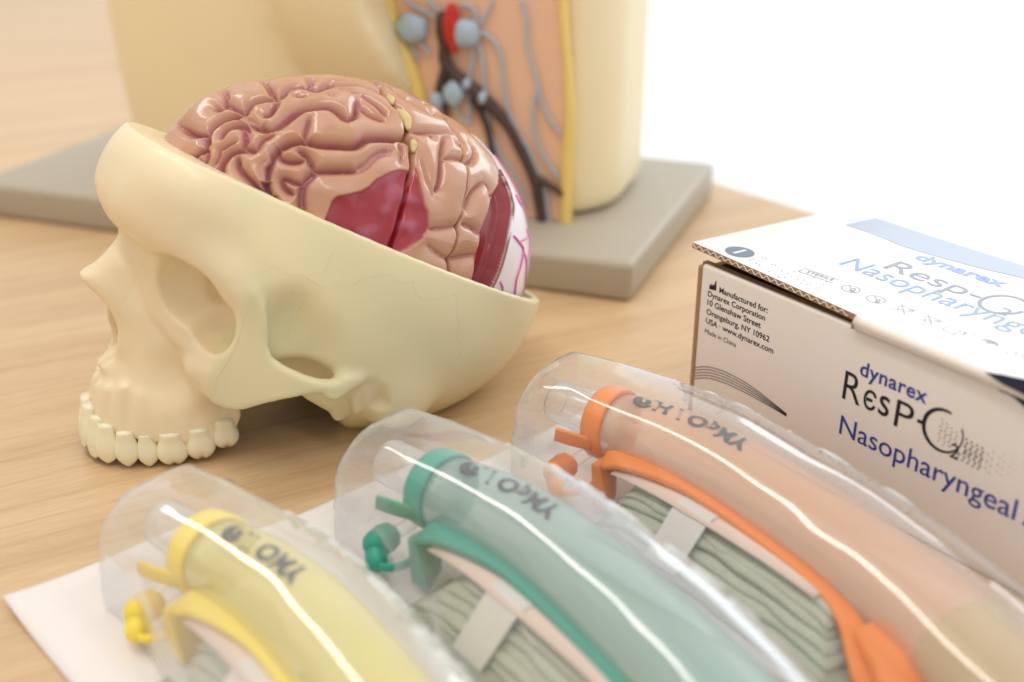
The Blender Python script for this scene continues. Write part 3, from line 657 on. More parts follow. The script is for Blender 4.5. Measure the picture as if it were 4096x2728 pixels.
# muscle panel
pv = np.array([Tl(p[0], PY + .12, max(p[1], 2.32)) for p in pnl]); pb = np.array([Tl(p[0], PY + 1.5, max(p[1], 2.32)) for p in pnl]); n_ = len(pnl)
obj('muscle_panel', np.vstack([pv, pb]), [list(range(n_)), list(range(2 * n_ - 1, n_ - 1, -1))] + [[i, (i + 1) % n_, (i + 1) % n_ + n_, i + n_] for i in range(n_)], M_muscle, torso, smooth=False)
def tpath(pts, off): return np.array([Tl(*TP(x, y, off)) for x, y in pts])
def ttube(name, pts, r, m, off=.05, flat=1.):
    V, F = tube(tpath(pts, off), r, 10, flat=flat, up=tN); return obj(name, V, F, m, torso)
ttube('fat_edge', [(384, -40), (388, 0), (396, 35), (408, 62), (421, 100), (427, 130), (430, 180), (430, 224)], [.42, .42, .45, .5, .42, .42, .4, .4], M_fat, .0, 1)
ttube('fat_edge', [(562, -40), (564, 20), (568, 70), (570, 120), (567, 170), (566, 224)], [.28, .28, .26, .32, .34, .34], M_fat, .0, .9)
ttube('fat_edge', [(255, -30), (285, 12), (320, 52), (360, 92), (400, 108)], [.35, .3, .3, .3, .3], M_fat, .15, .6)
zD = lambda P: [(325 + x / 5.016, y / 5.016) for x, y in P]
ttube('vein', zD([(590, 85), (585, 150), (598, 230), (600, 300), (640, 360), (720, 425), (790, 490), (860, 560), (930, 650), (975, 740), (1020, 830), (1055, 920), (1070, 1010), (1090, 1130)]), [.34, .36, .32, .36, .34, .36, .42, .36, .32, .32, .32, .34, .3, .28], M_vein, .25)
ttube('vein', zD([(605, 330), (585, 400), (570, 450), (560, 480)]), [.28, .26, .24, .2], M_vein, .22)
ttube('vein', zD([(600, 300), (592, 420), (600, 520), (608, 600)]), [.2, .2, .2, .2], M_vein, .2)
ttube('vein', zD([(745, 500), (790, 580), (820, 660), (840, 770), (850, 850)]), [.28, .24, .22, .2, .2], M_vein, .2)
ttube('vein', zD([(1055, 890), (1110, 920), (1150, 945), (1185, 970)]), [.26, .22, .2, .2], M_vein, .2)
ttube('artery', zD([(636, 45), (628, 110), (632, 180), (645, 250)]), [.34, .48, .42, .24], M_art, .45)
ttube('artery', zD([(655, 60), (655, 120), (650, 180)]), [.2, .24, .18], M_art, .45)
for pts in [[(400, 0), (440, 25), (500, 55), (550, 80)], [(520, 0), (545, 30), (570, 55)], [(840, 0), (815, 60), (780, 115)], [(680, 25), (720, 28), (755, 60), (755, 110)], [(750, 165), (800, 170), (850, 210), (880, 280), (890, 380), (905, 480), (930, 590), (975, 680), (1020, 750), (1050, 830), (1075, 890)],
            [(745, 200), (740, 300), (725, 380), (700, 450)], [(765, 210), (790, 300), (800, 400), (795, 490)], [(985, 0), (1008, 80), (1010, 180), (1025, 280), (1060, 390), (1075, 470), (1110, 570), (1180, 670)], [(1065, 440), (1045, 540), (1045, 640), (1075, 740), (1120, 820), (1170, 890)],
            [(430, 200), (440, 250), (470, 300)], [(470, 195), (500, 240), (525, 270)], [(640, 500), (680, 590), (730, 620)], [(810, 560), (840, 680), (880, 780), (940, 860), (985, 950), (1005, 1040)], [(1075, 890), (1100, 950), (1115, 1040), (1120, 1120)], [(730, 420), (725, 540), (728, 620)]]:
    ttube('lymph_vessel', zD(pts), .10, M_lymph, .12)
for (x, y), rx, rz in [((437, 140), 1.0, .85), ((706, 168), .88, .82), ((646, 470), .68, .78), ((560, 505), .42, .55), ((715, 420), .28, .35), ((795, 490), .28, .4)]:
    c = Tl(*TP(*zD([(x, y)])[0], .35)); bm = bmesh.new(); bmesh.ops.create_uvsphere(bm, u_segments=28, v_segments=18, radius=1)
    vv = np.array([v.co for v in bm.verts]); rr_ = 1 + .06 * np.sin(vv[:, 0] * 5 + x) * np.cos(vv[:, 2] * 4); W = c + (vv[:, :1] * tE * rx + vv[:, 1:2] * tN * .5 + vv[:, 2:] * np.array([0, 0, rz])) * rr_[:, None]
    fs = [[v.index for v in f_.verts] for f_ in bm.faces]; bm.free(); obj('lymph_node', W, fs, M_lymph, torso)
# ------------------------------------------------------------------ lettering helper
def text_vf(s, width=None, height=None, bold=0., shear=0., space=1.):
    """flat lettering as (verts (x, y), faces), starting at x = 0 on the baseline; scaled to the given width or to a cap height."""
    c = bpy.data.curves.new('t', 'FONT'); c.body = s; c.size = 1; c.offset = bold; c.shear = shear; c.space_character = space; c.resolution_u = 6; c.fill_mode = 'FRONT'
    o = bpy.data.objects.new('t', c); COL.objects.link(o); bpy.context.view_layer.update()
    me = o.to_mesh(); V = np.array([v.co[:] for v in me.vertices]); F = [list(p.vertices) for p in me.polygons]; o.to_mesh_clear()
    bpy.data.objects.remove(o); bpy.data.curves.remove(c)
    V = V[:, :2]; V[:, 0] -= V[:, 0].min()
    k = width / V[:, 0].max() if width else height / .73
    return V * k, F
# ------------------------------------------------------------------ carton
BZ = 7.5; bA = G(698, 262, BZ); bB = G(1024, 396, BZ); bE = bB - bA; bE /= np.linalg.norm(bE); bN = np.array([-bE[1], bE[0], 0]); bO = np.array([bA[0], bA[1], 0])
BLn, BDp = 25.5, 10.6
box = empty('carton', (bO + bE * 12 + bN * 5).tolist(), 0, 'white corrugated cardboard carton with blue and black lettering and half open lid', 'carton')
def Bl(x, y, z): return bO + bE * x + bN * y + np.array([0, 0, z])
def bw(V): V = np.asarray(V, float); return bO + V[:, :1] * bE + V[:, 1:2] * bN + V[:, 2:] * np.array([0, 0, 1.])
M_card = mat('white_carton_board', (.86, .795, .76), .55, .3, bump=(350, .08, .0004), colvar=(9, .015))
M_cardin = mat('brown_carton_board', (.40, .255, .15), .8, .1, bump=(300, .3, .0006))
M_lid = mat('white_lid_board', (.70, .70, .71), .30, .5)
M_navy = mat('navy_ink', (.018, .022, .06), .4); M_blue = mat('blue_ink', (.028, .055, .33), .4); M_ink = mat('black_ink', (.012, .014, .028), .4)
v1 = boxvf(0, BLn, .30, .6, .05, BZ - .05); v2 = boxvf(.02, .35, .6, BDp, .05, BZ - .3); v3 = boxvf(0, BLn, BDp - .3, BDp, .05, BZ); v4 = boxvf(BLn - .35, BLn, .6, BDp - .3, .05, BZ - .3); v5 = boxvf(.35, BLn - .35, .6, BDp - .3, .05, .3)
V, F = join(v1, v2, v3, v4, v5); obj('carton_wall', bw(V), F, M_cardin, box, smooth=False)
# front panel: brown cut edge on the left, white printed face
V, F = boxvf(-.02, .26, .0, .29, .05, BZ - .12); o = obj('cut_edge', bw(V), F, M_cardin, box, smooth=False); weld(o); bevel(o, .12, 3)
V, F = boxvf(.265, BLn, -.03, .29, .05, BZ); o = FPN = obj('front_panel', bw(V), F, M_card, box); weld(o); bevel(o, .14, 4)
# lid: from the rear hinge to the front edge; its left half stands open a little
nx, ny = 30, 10; LV = []
def lidz(x, y):
    t = 1 - y / BDp
    zf = 8.32 - .30 * min(1, max(0, x / 8.3)) - .10 * max(0, min(1, (x - 8.3) / 9)); return 7.62 + (zf - 7.62) * t ** .9
LF0 = -.30
for zo in (0, .26):
    for j in range(ny + 1):
        for i in range(nx + 1):
            x = -.35 + (BLn + .35) * i / nx; y = LF0 + .25 + (BDp + .1) * j / ny; LV.append([x, y, lidz(x, max(0, min(BDp, y))) - .26 + zo])
m_ = (nx + 1) * (ny + 1); LFa = []
for j in range(ny):
    for i in range(nx):
        q = j * (nx + 1) + i; LFa.append([q + m_, q + m_ + 1, q + m_ + nx + 2, q + m_ + nx + 1]); LFa.append([q, q + nx + 1, q + nx + 2, q + 1])
LFe = []
for i in range(nx): LFe.append([i, i + 1, i + 1 + m_, i + m_]); q = ny * (nx + 1) + i; LFe.append([q + 1, q, q + m_, q + m_ + 1])
for j in range(ny): q = j * (nx + 1); LFe.append([q + nx + 1, q, q + m_, q + m_ + nx + 1]); q += nx; LFe.append([q, q + nx + 1, q + m_ + nx + 1, q + m_])
lid = obj('lid', bw(LV), LFa[::1] + LFe, M_lid, box, smooth=False); lid.data.materials.append(M_cardin)
for k, p in enumerate(lid.data.polygons):
    if k >= len(LFa) or (k % 2 == 1): p.material_index = 1
# corrugated wave in the lid's open front edge
cw = []; 
wav = np.array([[x, LF0 + .23, lidz(x, 0) - .13 + .075 * math.sin(x * 2 * math.pi / .42)] for x in np.arange(-.3, 8.0, .05)])
V, F = sweep(wav, lambda i, s: ring2(.022, .022, 5)); obj('corrugation', bw(V), F, M_card, lid)
# front tuck: rounded fold right of the notch
tk = []
nfx = 40
for i in range(nfx + 1):
    x = 8.35 + (BLn - 8.35) * i / nfx; zt = lidz(x, 0)
    for a in np.linspace(0, 1, 9):
        if a < .6: an = a / .6 * math.pi / 2; tk.append([x, LF0 + .25 - .24 * math.sin(an) + .0, zt - .24 + .24 * math.cos(an) + .002])
        else: tk.append([x, LF0 + .01 + .18 * (a - .6) / .4 * .5, zt - .24 - (zt - .24 - BZ + .02) * (a - .6) / .4])
tf = [[i * 9 + j, i * 9 + j + 1, (i + 1) * 9 + j + 1, (i + 1) * 9 + j] for i in range(nfx) for j in range(8)]
tko = obj('tuck_flap', bw(tk), tf, M_card, box); so = tko.modifiers.new('thick', 'SOLIDIFY'); so.thickness = .0012; so.offset = -1
V, F = boxvf(8.3, 8.36, LF0 + .02, .1, BZ, 7.8); obj('flap_edge', bw(V), F, M_cardin, box, smooth=False)
# ---- printing on the front
def fpt(px, py): p = onplane(px, py, bO - bN * .035, bN) - bO; return np.array([p @ bE, p[2]])
zZ = lambda x, y: ((2700 + x / 1.2543) / 4, (850 + y / 1.2543) / 4)
def ftext(name, s, x, z, m, width=None, height=None, bold=0., shear=0., sy=1., space=1.):
    V, F = text_vf(s, width, height, bold, shear, space); W = np.c_[V[:, 0] + x, np.full(len(V), -.042), V[:, 1] * sy + z]; return obj(name, bw(W), F, m, FPN, smooth=False)
def fz(x, y): return fpt(*zZ(x, y))
p0 = fz(175, 380)
L1a, L1b = fz(222, 401), fz(465, 493)
ftext('maker_text', 'Manufactured for:', L1a[0], L1a[1], M_ink, width=L1b[0] - L1a[0], bold=.012)
for s, a, b in [('Dynarex Corporation', (165, 418), (452, 533)), ('10 Glenshaw Street', (162, 462), (430, 572)), ('Orangeburg, NY 10962', (158, 508), (473, 640)), ('USA \u00b7 www.dynarex.com', (155, 553), (494, 694))]:
    A_, B_ = fz(*a), fz(*b); ftext('maker_text', s, A_[0], A_[1], M_ink, width=B_[0] - A_[0], bold=.012)
A_, B_ = fz(150, 603), fz(306, 668); ftext('maker_text', 'Made in China', A_[0], A_[1], M_ink, width=B_[0] - A_[0])
ic = [(172, 383), (174, 358), (181, 366), (184, 356), (191, 368), (195, 358), (199, 366), (202, 345), (208, 346), (207, 392)]
def fpoly(name, pts, m, y=-.042):
    P_ = np.array([fz(*q) for q in pts]); W = np.c_[P_[:, 0], np.full(len(P_), y), P_[:, 1]]; return obj(name, bw(W), [list(range(len(P_)))], m, FPN, smooth=False)
fpoly('factory_symbol', ic, M_ink)
A_, B_ = fz(926, 812), fz(1262, 953); ftext('brand_text', 'dynarex', A_[0], A_[1], M_blue, width=B_[0] - A_[0], bold=.018, space=1.06)
def ffit(s, x0, x1, yb, h, bold=0.):
    a = fz(x0, yb); b = fz(x1, yb + (x1 - x0) * .44); V, F = text_vf(s, b[0] - a[0], None, bold); V[:, 1] = (V[:, 1] - V[:, 1].min()) / (V[:, 1].max() - V[:, 1].min()) * h
    obj('brand_text', bw(np.c_[V[:, 0] + a[0], np.full(len(V), -.042), V[:, 1] + a[1]]), F, M_ink, FPN, smooth=False)
ffit('R', 838, 926, 930, 1.22, -.002); ffit('\u0454', 940, 1002, 976, .86, .004); ffit('s', 1016, 1068, 1008, .84, .004); ffit('P', 1096, 1184, 1066, 1.12, -.004)
A_, B_ = fz(1215, 1045), fz(1258, 1064); V, F = boxvf(A_[0], B_[0], -.043, -.036, A_[1] - .05, A_[1] + .09); obj('brand_text', bw(V), F, M_ink, FPN, smooth=False)
oc = fz(1345, 1095); ph = np.linspace(.42 * np.pi, 2.16 * np.pi, 60); ro = 1.0
arcp = [[oc[0] + .80 * math.cos(a), -.042, oc[1] + .82 * math.sin(a)] for a in ph]
def ribbon(pts, wd): 
    P_ = np.array(pts); t = np.gradient(P_, axis=0); t /= np.linalg.norm(t, axis=1)[:, None]; n_ = np.stack([-t[:, 2], 0 * t[:, 0], t[:, 0]], 1); k = len(P_); wd = np.resize(wd, k)[:, None]
    return np.vstack([P_ + n_ * wd / 2, P_ - n_ * wd / 2]), [[i, i + 1, i + 1 + k, i + k] for i in range(k - 1)]
V, F = ribbon(arcp, .15 * (0.75 + .35 * np.cos(ph - math.pi))); obj('brand_text', bw(V), F, M_ink, FPN, smooth=False)
A_ = fz(1372, 1222); ftext('brand_text', '2', A_[0] + .02, A_[1], M_ink, height=.62)
A_ = fz(1448, 1208); ftext('brand_text', 'TM', A_[0], A_[1], M_ink, height=.09)
A_, B_ = fz(822, 1108), fz(1708, 1520); ftext('product_text', 'Nasopharyngeal', A_[0], A_[1] + .02, M_blue, width=B_[0] - A_[0], bold=.004)
ftext('product_text', 'Airways', B_[0] + .28, A_[1] + .02, M_blue, height=.95, bold=.004)
dv = []; df = []
for r_i in range(7):
    for c_i in range(17):
        t = c_i / 16.; x = oc[0] - .12 + 3.4 * t + .05 * (r_i % 2); spread = .50 + .12 * t
        z = oc[1] + .42 - r_i * .15 * (1 - .1 * t) - .30 * t - .16 * math.sin(t * 3.4) * 1.6 + .45 * t * t - (.20 * t)
        rad = (.056 if .2 < t < .55 else .036) * (1 - .75 * max(0, t - .55) / .45) * (1 - abs(r_i - 3) * .09)
        if t > .55 and (r_i + c_i) % 2: continue
        if abs(math.hypot((x - oc[0]) / .76, (z - oc[1]) / .8) - 1) < .16: continue
        b0 = len(dv); dv += [[x + rad * math.cos(a), -.0425, z + rad * math.sin(a)] for a in np.linspace(0, 2 * np.pi, 10, endpoint=False)]; df.append(list(range(b0, b0 + 10)))
obj('dot_pattern', bw(dv), df, M_ink, FPN, smooth=False)
# arcs near the lower left corner and the dark swoosh on the right
for k in range(5):
    P_ = [fz(97, 778 + 14 * k), fz(160, 774 + 14 * k), fz(240, 795 + 14 * k), fz(330, 840 + 13 * k), fz(400, 885 + 11 * k), fz(480, 946 + 7 * k), fz(560, 1010 + 3 * k)]
    Q = spline(np.array([[q[0], -.042, q[1]] for q in P_]), 10); V, F = ribbon(Q, .034); obj('arc_lines', bw(V), F, M_ink, FPN, smooth=False)
sw = [fz(*q) for q in [(1595, 862), (1640, 890), (1700, 930), (1751, 975)]]
sp = np.array([[q[0], q[1]] for q in sw] + [[19, 4.4], [21.5, 2.2], [BLn, -1 + 1.5], [BLn, BZ - .16], [sw[0][0] + .3, BZ - .16]])
obj('dark_swoosh', bw(np.c_[sp[:, 0], np.full(len(sp), -.041), sp[:, 1]]), [list(range(len(sp)))], M_navy, box, smooth=False)
def fold_pt(x, y): p = onplane(*zZ(x, y), bO - bN * .345, bN) - bO; return [p @ bE, -.345, p[2]]
_s = [fold_pt(1548, 800), fold_pt(1640, 812), fold_pt(1751, 835), fold_pt(1900, 870), fold_pt(1900, 990), fold_pt(1751, 915), fold_pt(1645, 862)]
obj('dark_swoosh', bw(_s), [list(range(7))], M_navy, box, smooth=False)
# ---- printing on the lid (in lid coordinates x, y)
def lpt(px, py):
    z = 8.05
    for _ in range(4): p = G(px, py, z) - bO; x, y = p @ bE, p @ bN; z = lidz(x, max(0, min(BDp, y)))
    return np.array([x, y])
def lz(x, y): return lpt(*zZ(x, y))
def lput(name, V, F, m):
    W = np.array([[x, y, lidz(x, max(0, min(BDp, y))) + .012] for x, y in V]); return obj(name, bw(W), F, m, lid, smooth=False)
M_lblue = mat('glare_washed_blue_lid_ink', (.10, .22, .66), .3); M_lblack_glare = mat('glare_washed_black_lid_ink', (.10, .14, .22), .3); M_lsw = mat('glare_washed_navy_lid_ink', (.26, .33, .45), .3)  # glare off the lid is mixed into these inks, paler than the front print
def ltext(name, s, a, b, m, bold=0., sy=1., height=None):
    A_, B_ = lz(*a), lz(*b); d_ = B_ - A_; w_ = np.linalg.norm(d_); V, F = text_vf(s, None if height else w_, height, bold); e = np.array([1, 0.]) * 1; e = d_ / w_; n_ = np.array([-e[1], e[0]])
    lput(name, A_ + V[:, :1] * e + V[:, 1:] * n_ * sy, F, m)
A_ = lz(820, 258); B_ = lz(1790, 640)
ltext('lid_text', 'Nasopharynge', (820, 258), (1785, 625), M_lblue, .0, 1.25)
ltext('lid_text', 'dynarex', (1195, 228), (1640, 376), M_lblue, .03, 1.0)
ltext('lid_text', 'Resp-', (1040, 276), (1505, 440), M_lblack_glare, .0, 1.0)
c_ = lz(1650, 462); ph = np.linspace(.3, 2 * np.pi + .0, 50)
V, F = ribbon([[c_[0] + .8 * math.cos(a), 0, c_[1] + 1.1 * math.sin(a)] for a in ph], .16); lput('lid_text', V[:, [0, 2]], F, M_lblack_glare)
ltext('lid_text', '2', (1600, 500), (1720, 540), M_lblack_glare, 0, 1, .8)
c_ = lz(325, 198); a_ = np.linspace(0, 2 * np.pi, 36, endpoint=False); lput('number_disc', np.c_[c_[0] + .62 * np.cos(a_), c_[1] + .62 * np.sin(a_)], [list(range(36))], M_lblack_glare)
V, F = text_vf('1', height=.75, bold=.03); V = V - V.mean(0) + c_; W = np.array([[x, y, lidz(x, y) + .02] for x, y in V]); obj('number_disc', bw(W), F, M_lid, lid, smooth=False)
def lring(c, rx, ry, wd=.04):
    V, F = ribbon([[c[0] + rx * math.cos(a), 0, c[1] + ry * math.sin(a)] for a in np.linspace(0, 2 * np.pi, 30)], wd); lput('lid_symbol', V[:, [0, 2]], F, M_lblack_glare)
def lline(pts, wd=.035): V, F = ribbon([[p[0], 0, p[1]] for p in pts], wd); lput('lid_symbol', V[:, [0, 2]], F, M_lblack_glare)
c_ = lz(882, 384); lring(c_, .36, .36); ltext('lid_symbol', '2', (870, 392), (900, 400), M_lblack_glare, 0, 1, .42); lline([c_ + [-.26, .26], c_ + [.26, -.26]])
c_ = lz(1008, 436); lring(c_, .36, .36); ltext('lid_symbol', '2', (998, 446), (1020, 452), M_lblack_glare, 0, 1, .36); lline([c_ + [-.26, .26], c_ + [.26, -.26]])
for q in ((1145, 488), (1280, 542)):
    c_ = lz(*q); lline([c_ + d for d in np.array([(-.34, .2), (-.2, .32), (.2, .32), (.34, .2), (0, -.36), (-.34, .2)])]); lline([c_ + [-.36, .4], c_ + [.36, -.4]]); lline([c_ + [.36, .4], c_ + [-.36, -.4]])
c_ = lz(1420, 600); lline([c_ + d for d in np.array([(-.5, -.3), (-.5, .3), (0, .2), (.5, .3), (.5, -.3), (0, -.4), (-.5, -.3)])]); lline([c_ + [0, .2], c_ + [0, -.4]]); ltext('lid_symbol', 'i', (1440, 612), (1450, 615), M_lblack_glare, .03, 1, .36)
c_ = lz(1575, 655); lput('lid_symbol', np.array([c_ + d for d in [(-.4, 0), (-.25, .22), (0, .32), (.25, .22), (.4, 0), (.2, .07), (0, 0), (-.2, .07)]]), [list(range(8))], M_lblack_glare); lline([c_, c_ + [0, -.32]])
for a, b, s in (((628, 292), (800, 350), 'STERILE'), ((1665, 702), (1840, 770), 'R ONLY')):
    A_, B_ = lz(*a), lz(*b); ltext('lid_symbol', s, (a[0] + 28, a[1] + 9), (b[0] - 12, b[1] - 6), M_lblack_glare); d_ = B_ - A_; n_ = np.array([-d_[1], d_[0]]) / np.linalg.norm(d_)
    lline([A_ - n_ * .14, B_ - n_ * .14, B_ + n_ * .36, A_ + n_ * .36, A_ - n_ * .14])
sp = np.array([lz(850, 62), lz(1000, 110), lz(1150, 175), lz(1350, 232), lz(1550, 285), lz(1751, 330)]); sp2 = np.array([[BLn - .5, sp[-1][1] - .3], [BLn - .5, BDp - .15], [sp[0][0], BDp - .15]]); xs = np.linspace(sp[0][0] + .0, BLn - .4, 24); yl = np.minimum(np.interp(xs, sp[:, 0], sp[:, 1]), BDp - .2); yl[xs > sp[-1][0]] = sp[-1][1] - .12 * (xs[xs > sp[-1][0]] - sp[-1][0])
lput('lid_swoosh', np.vstack([np.c_[xs, yl], np.c_[xs, np.full(24, BDp - .12)]]), [[i, i + 1, i + 25, i + 24] for i in range(23)], M_lsw)
dv = []; df = []; rs = random.Random(3)
for i in range(26):
    c_ = lz(rs.uniform(380, 800), 0) if False else lz(360 + i * 16, 205 + i * 6 + rs.uniform(-10, 60)); b0 = len(dv); r_ = .035
    dv += [c_ + r_ * np.array([math.cos(a), math.sin(a)]) for a in np.linspace(0, 2 * np.pi, 8, endpoint=False)]; df.append(list(range(b0, b0 + 8)))
lput('lid_symbol', np.array(dv), df, M_lblue)
# ------------------------------------------------------------------ sealed airway packages
def film(name, milk=.06, rough=.06, gl=1.0, tint=(1, 1, 1), bs=.15):
    m = bpy.data.materials.new(name); m.use_nodes = True; n = m.node_tree.nodes; L = m.node_tree.links; n.clear()
    out = n.new('ShaderNodeOutputMaterial'); tr = n.new('ShaderNodeBsdfTransparent'); tr.inputs[0].default_value = (*tint, 1)
    gs = n.new('ShaderNodeBsdfGlossy'); gs.inputs['Roughness'].default_value = rough; gs.inputs[0].default_value = (.95, .96, 1, 1)
    df = n.new('ShaderNodeBsdfDiffuse'); df.inputs[0].default_value = (.94, .95, .97, 1); tl = n.new('ShaderNodeBsdfTranslucent'); tl.inputs[0].default_value = (.94, .95, .97, 1)
    t = n.new('ShaderNodeTexCoord'); x = n.new('ShaderNodeTexNoise'); x.inputs['Scale'].default_value = 45; x.inputs['Detail'].default_value = 3; L.new(t.outputs['Object'], x.inputs['Vector'])
    b = n.new('ShaderNodeBump'); b.inputs['Strength'].default_value = bs; b.inputs['Distance'].default_value = .003; L.new(x.outputs[0], b.inputs['Height']); L.new(b.outputs[0], gs.inputs['Normal'])
    fr = n.new('ShaderNodeLayerWeight'); fr.inputs[0].default_value = .5; L.new(b.outputs[0], fr.inputs['Normal'])
    fp = n.new('ShaderNodeMath'); fp.operation = 'POWER'; fp.inputs[1].default_value = 2.4; L.new(fr.outputs['Facing'], fp.inputs[0])
    fm = n.new('ShaderNodeMath'); fm.operation = 'MULTIPLY_ADD'; fm.inputs[1].default_value = .80 * gl; fm.inputs[2].default_value = .06 * gl; fm.use_clamp = True; L.new(fp.outputs[0], fm.inputs[0])
    dd = n.new('ShaderNodeMixShader'); dd.inputs[0].default_value = .5; L.new(df.outputs[0], dd.inputs[1]); L.new(tl.outputs[0], dd.inputs[2])
    a = n.new('ShaderNodeMixShader'); L.new(tr.outputs[0], a.inputs[1]); L.new(dd.outputs[0], a.inputs[2])
    lw = n.new('ShaderNodeLayerWeight'); lw.inputs[0].default_value = .35; mm = n.new('ShaderNodeMath'); mm.operation = 'MULTIPLY_ADD'; mm.inputs[1].default_value = milk * 3.4; mm.inputs[2].default_value = .022; mm.use_clamp = True; f2 = n.new('ShaderNodeMath'); f2.operation = 'POWER'; f2.inputs[1].default_value = 1.7; L.new(fr.outputs['Facing'], f2.inputs[0]); L.new(f2.outputs[0], mm.inputs[0]); L.new(mm.outputs[0], a.inputs[0])
    c = n.new('ShaderNodeMixShader'); L.new(fm.outputs[0], c.inputs[0]); L.new(a.outputs[0], c.inputs[1]); L.new(gs.outputs[0], c.inputs[2]); L.new(c.outputs[0], out.inputs[0])
    return m
M_film = film('clear_blister_film', .20, .085, .9, bs=.015)
M_conn = film('frosted_connector_plastic', .26, .16, .8, (.97, .97, .97), .05)
M_clearp = film('clear_port_plastic', .12, .08, .9)
M_paper = mat('white_backing_paper', (.80, .755, .74), .65, .25, bump=(250, .15, .0005), colvar=(8, .02))
M_strap = mat('grey_green_elastic_fabric', (.52, .56, .47), .9, .1, bump=(1500, .6, .0006), colvar=(700, .16))
M_strapd = mat('grey_green_fabric_edge', (.42, .45, .37), .9, .1, bump=(1500, .8, .0008), colvar=(900, .25))
M_band = mat('white_paper_band', (.74, .71, .69), .7, .2)
M_pstrip = mat('pale_pink_paper_strip', (.80, .64, .56), .6, .2)
M_print = mat('grey_black_print', (.035, .04, .05), .5)
M_emb = mat('raised_white_lettering', (.93, .94, .96), .2, .5, sss=.3, ssc=.003, alpha=.62)
PATH = spline([(1.5, 42.75, 0), (4.5, 40.35, 0), (7.5, 37.65, 0), (10.1, 34.4, 0), (12.35, 31.1, 0), (14.1, 27.6, 0), (15.4, 23.9, 0), (16.3, 20, 0), (16.9, 16, 0)], 16)
PLN = np.concatenate([[0], np.cumsum(np.linalg.norm(np.diff(PATH, axis=0), axis=1))])
class Pack:
    def __init__(self, off, rot=0., sc=1.):
        self.off = np.array([off[0], off[1], 0.]); self.rot = rot; self.sc = sc; self.c0 = PATH[0]
    def X(self, V):              # reference frame (orange pack, world) -> this pack
        V = np.asarray(V, float); q = (V - self.c0) * np.array([self.sc, self.sc, self.sc]); c, s = math.cos(self.rot), math.sin(self.rot)
        return np.stack([q[:, 0] * c - q[:, 1] * s, q[:, 0] * s + q[:, 1] * c, q[:, 2]], 1) + self.c0 + self.off
def fr(s):                       # frame on the reference path at arc length s
    p = np.array([np.interp(s, PLN, PATH[:, k]) for k in range(3)]); q = np.array([np.interp(s + .2, PLN, PATH[:, k]) for k in range(3)])
    t = q - p; t /= np.linalg.norm(t); return p, t, np.array([t[1], -t[0], 0])     # point, tangent, near side
def pt(s, a, z):
    a = a - .22 * min(1, max(0, (s - 2) / 4))
    if s < 0: p, t, n = fr(0); return p + t * s + n * a + np.array([0, 0, z])
    p, t, n = fr(s); return p + n * a + np.array([0, 0, z])
def hz(s): return float(np.interp(s, [0, 3, 8, 13, 18, 24, 34], [4.6, 4.7, 4.65, 4.4, 4.05, 3.6, 3.2]))
def tz(s): return hz(s) - 2.08          # height of the tube's axis
def dome():
    ss = [0, .06, .28, .8, 1.5] + list(np.arange(2.3, 33, .42)); V = []; rs = np.random.RandomState(2); m = 0
    for i, s in enumerate(ss):
        f = [.80, .90, .96, .99, 1][i] if i < 5 else 1.; h = hz(s) * f; wn = float(np.interp(s, [0, 2, 5, 8, 14, 20, 26, 34], [2.35, 2.45, 3.4, 4.5, 4.8, 4.4, 3.4, 3.0])); e = (wn - 2.4)
        cp = [(-2.3, 0), (-2.28, .55 * h), (-2.05, .80 * h), (-1.35, .965 * h), (-.2, h), (.9, .965 * h), (1.85, .86 * h), (2.28 + .25 * e, .66 * h), (2.42 + .6 * e, .42 * h), (2.5 + .88 * e, .2 * h), (2.52 + e, 0)]
        Q = spline(np.c_[np.array(cp), np.zeros(len(cp))], 5)[:, :2]; m = len(Q)
        for j, (a, z) in enumerate(Q):
            nz = MN.noise(Vector((s * .45, a * .7, z * .7))) * .028 + (.11 * MN.noise(Vector((s * 1.9 + 5, a * 1.6, z * 1.6))) if s < 2.4 and z > .4 * h else 0)
            V.append(pt(s, a * (1 + nz * .4), max(0, z) + (nz if z > .3 else 0)))
    F = [[i * m + j, i * m + j + 1, (i + 1) * m + j + 1, (i + 1) * m + j] for i in range(len(ss) - 1) for j in range(m - 1)]
    F.append(list(range(m))[::-1]); return np.array(V), F
DOME = dome()
def pstraight(C1, ax_, bx_, L_, W_):
    """card with a raised embossed border; local a along the long side, b across."""
    V = []; F = []; na, nb = 54, 18
    for i in range(na + 1):
        for j in range(nb + 1):
            a = L_ * (i / na) ** 1.3; b = W_ * j / nb; e = min(a, b, W_ - b)
            z = .16 + .26 * math.exp(-((e - 1.2) / .2) ** 2) + .30 * max(0, 1 - (a + b * .7) / 2.6) ** 2 + .03 * math.sin(a * 1.1) * (e < .8)
            V.append(C1 + ax_ * a + bx_ * b + np.array([0, 0, z]))
    k = nb + 1; F = [[i * k + j, (i + 1) * k + j, (i + 1) * k + j + 1, i * k + j + 1] for i in range(na) for j in range(nb)]; return np.array(V), F
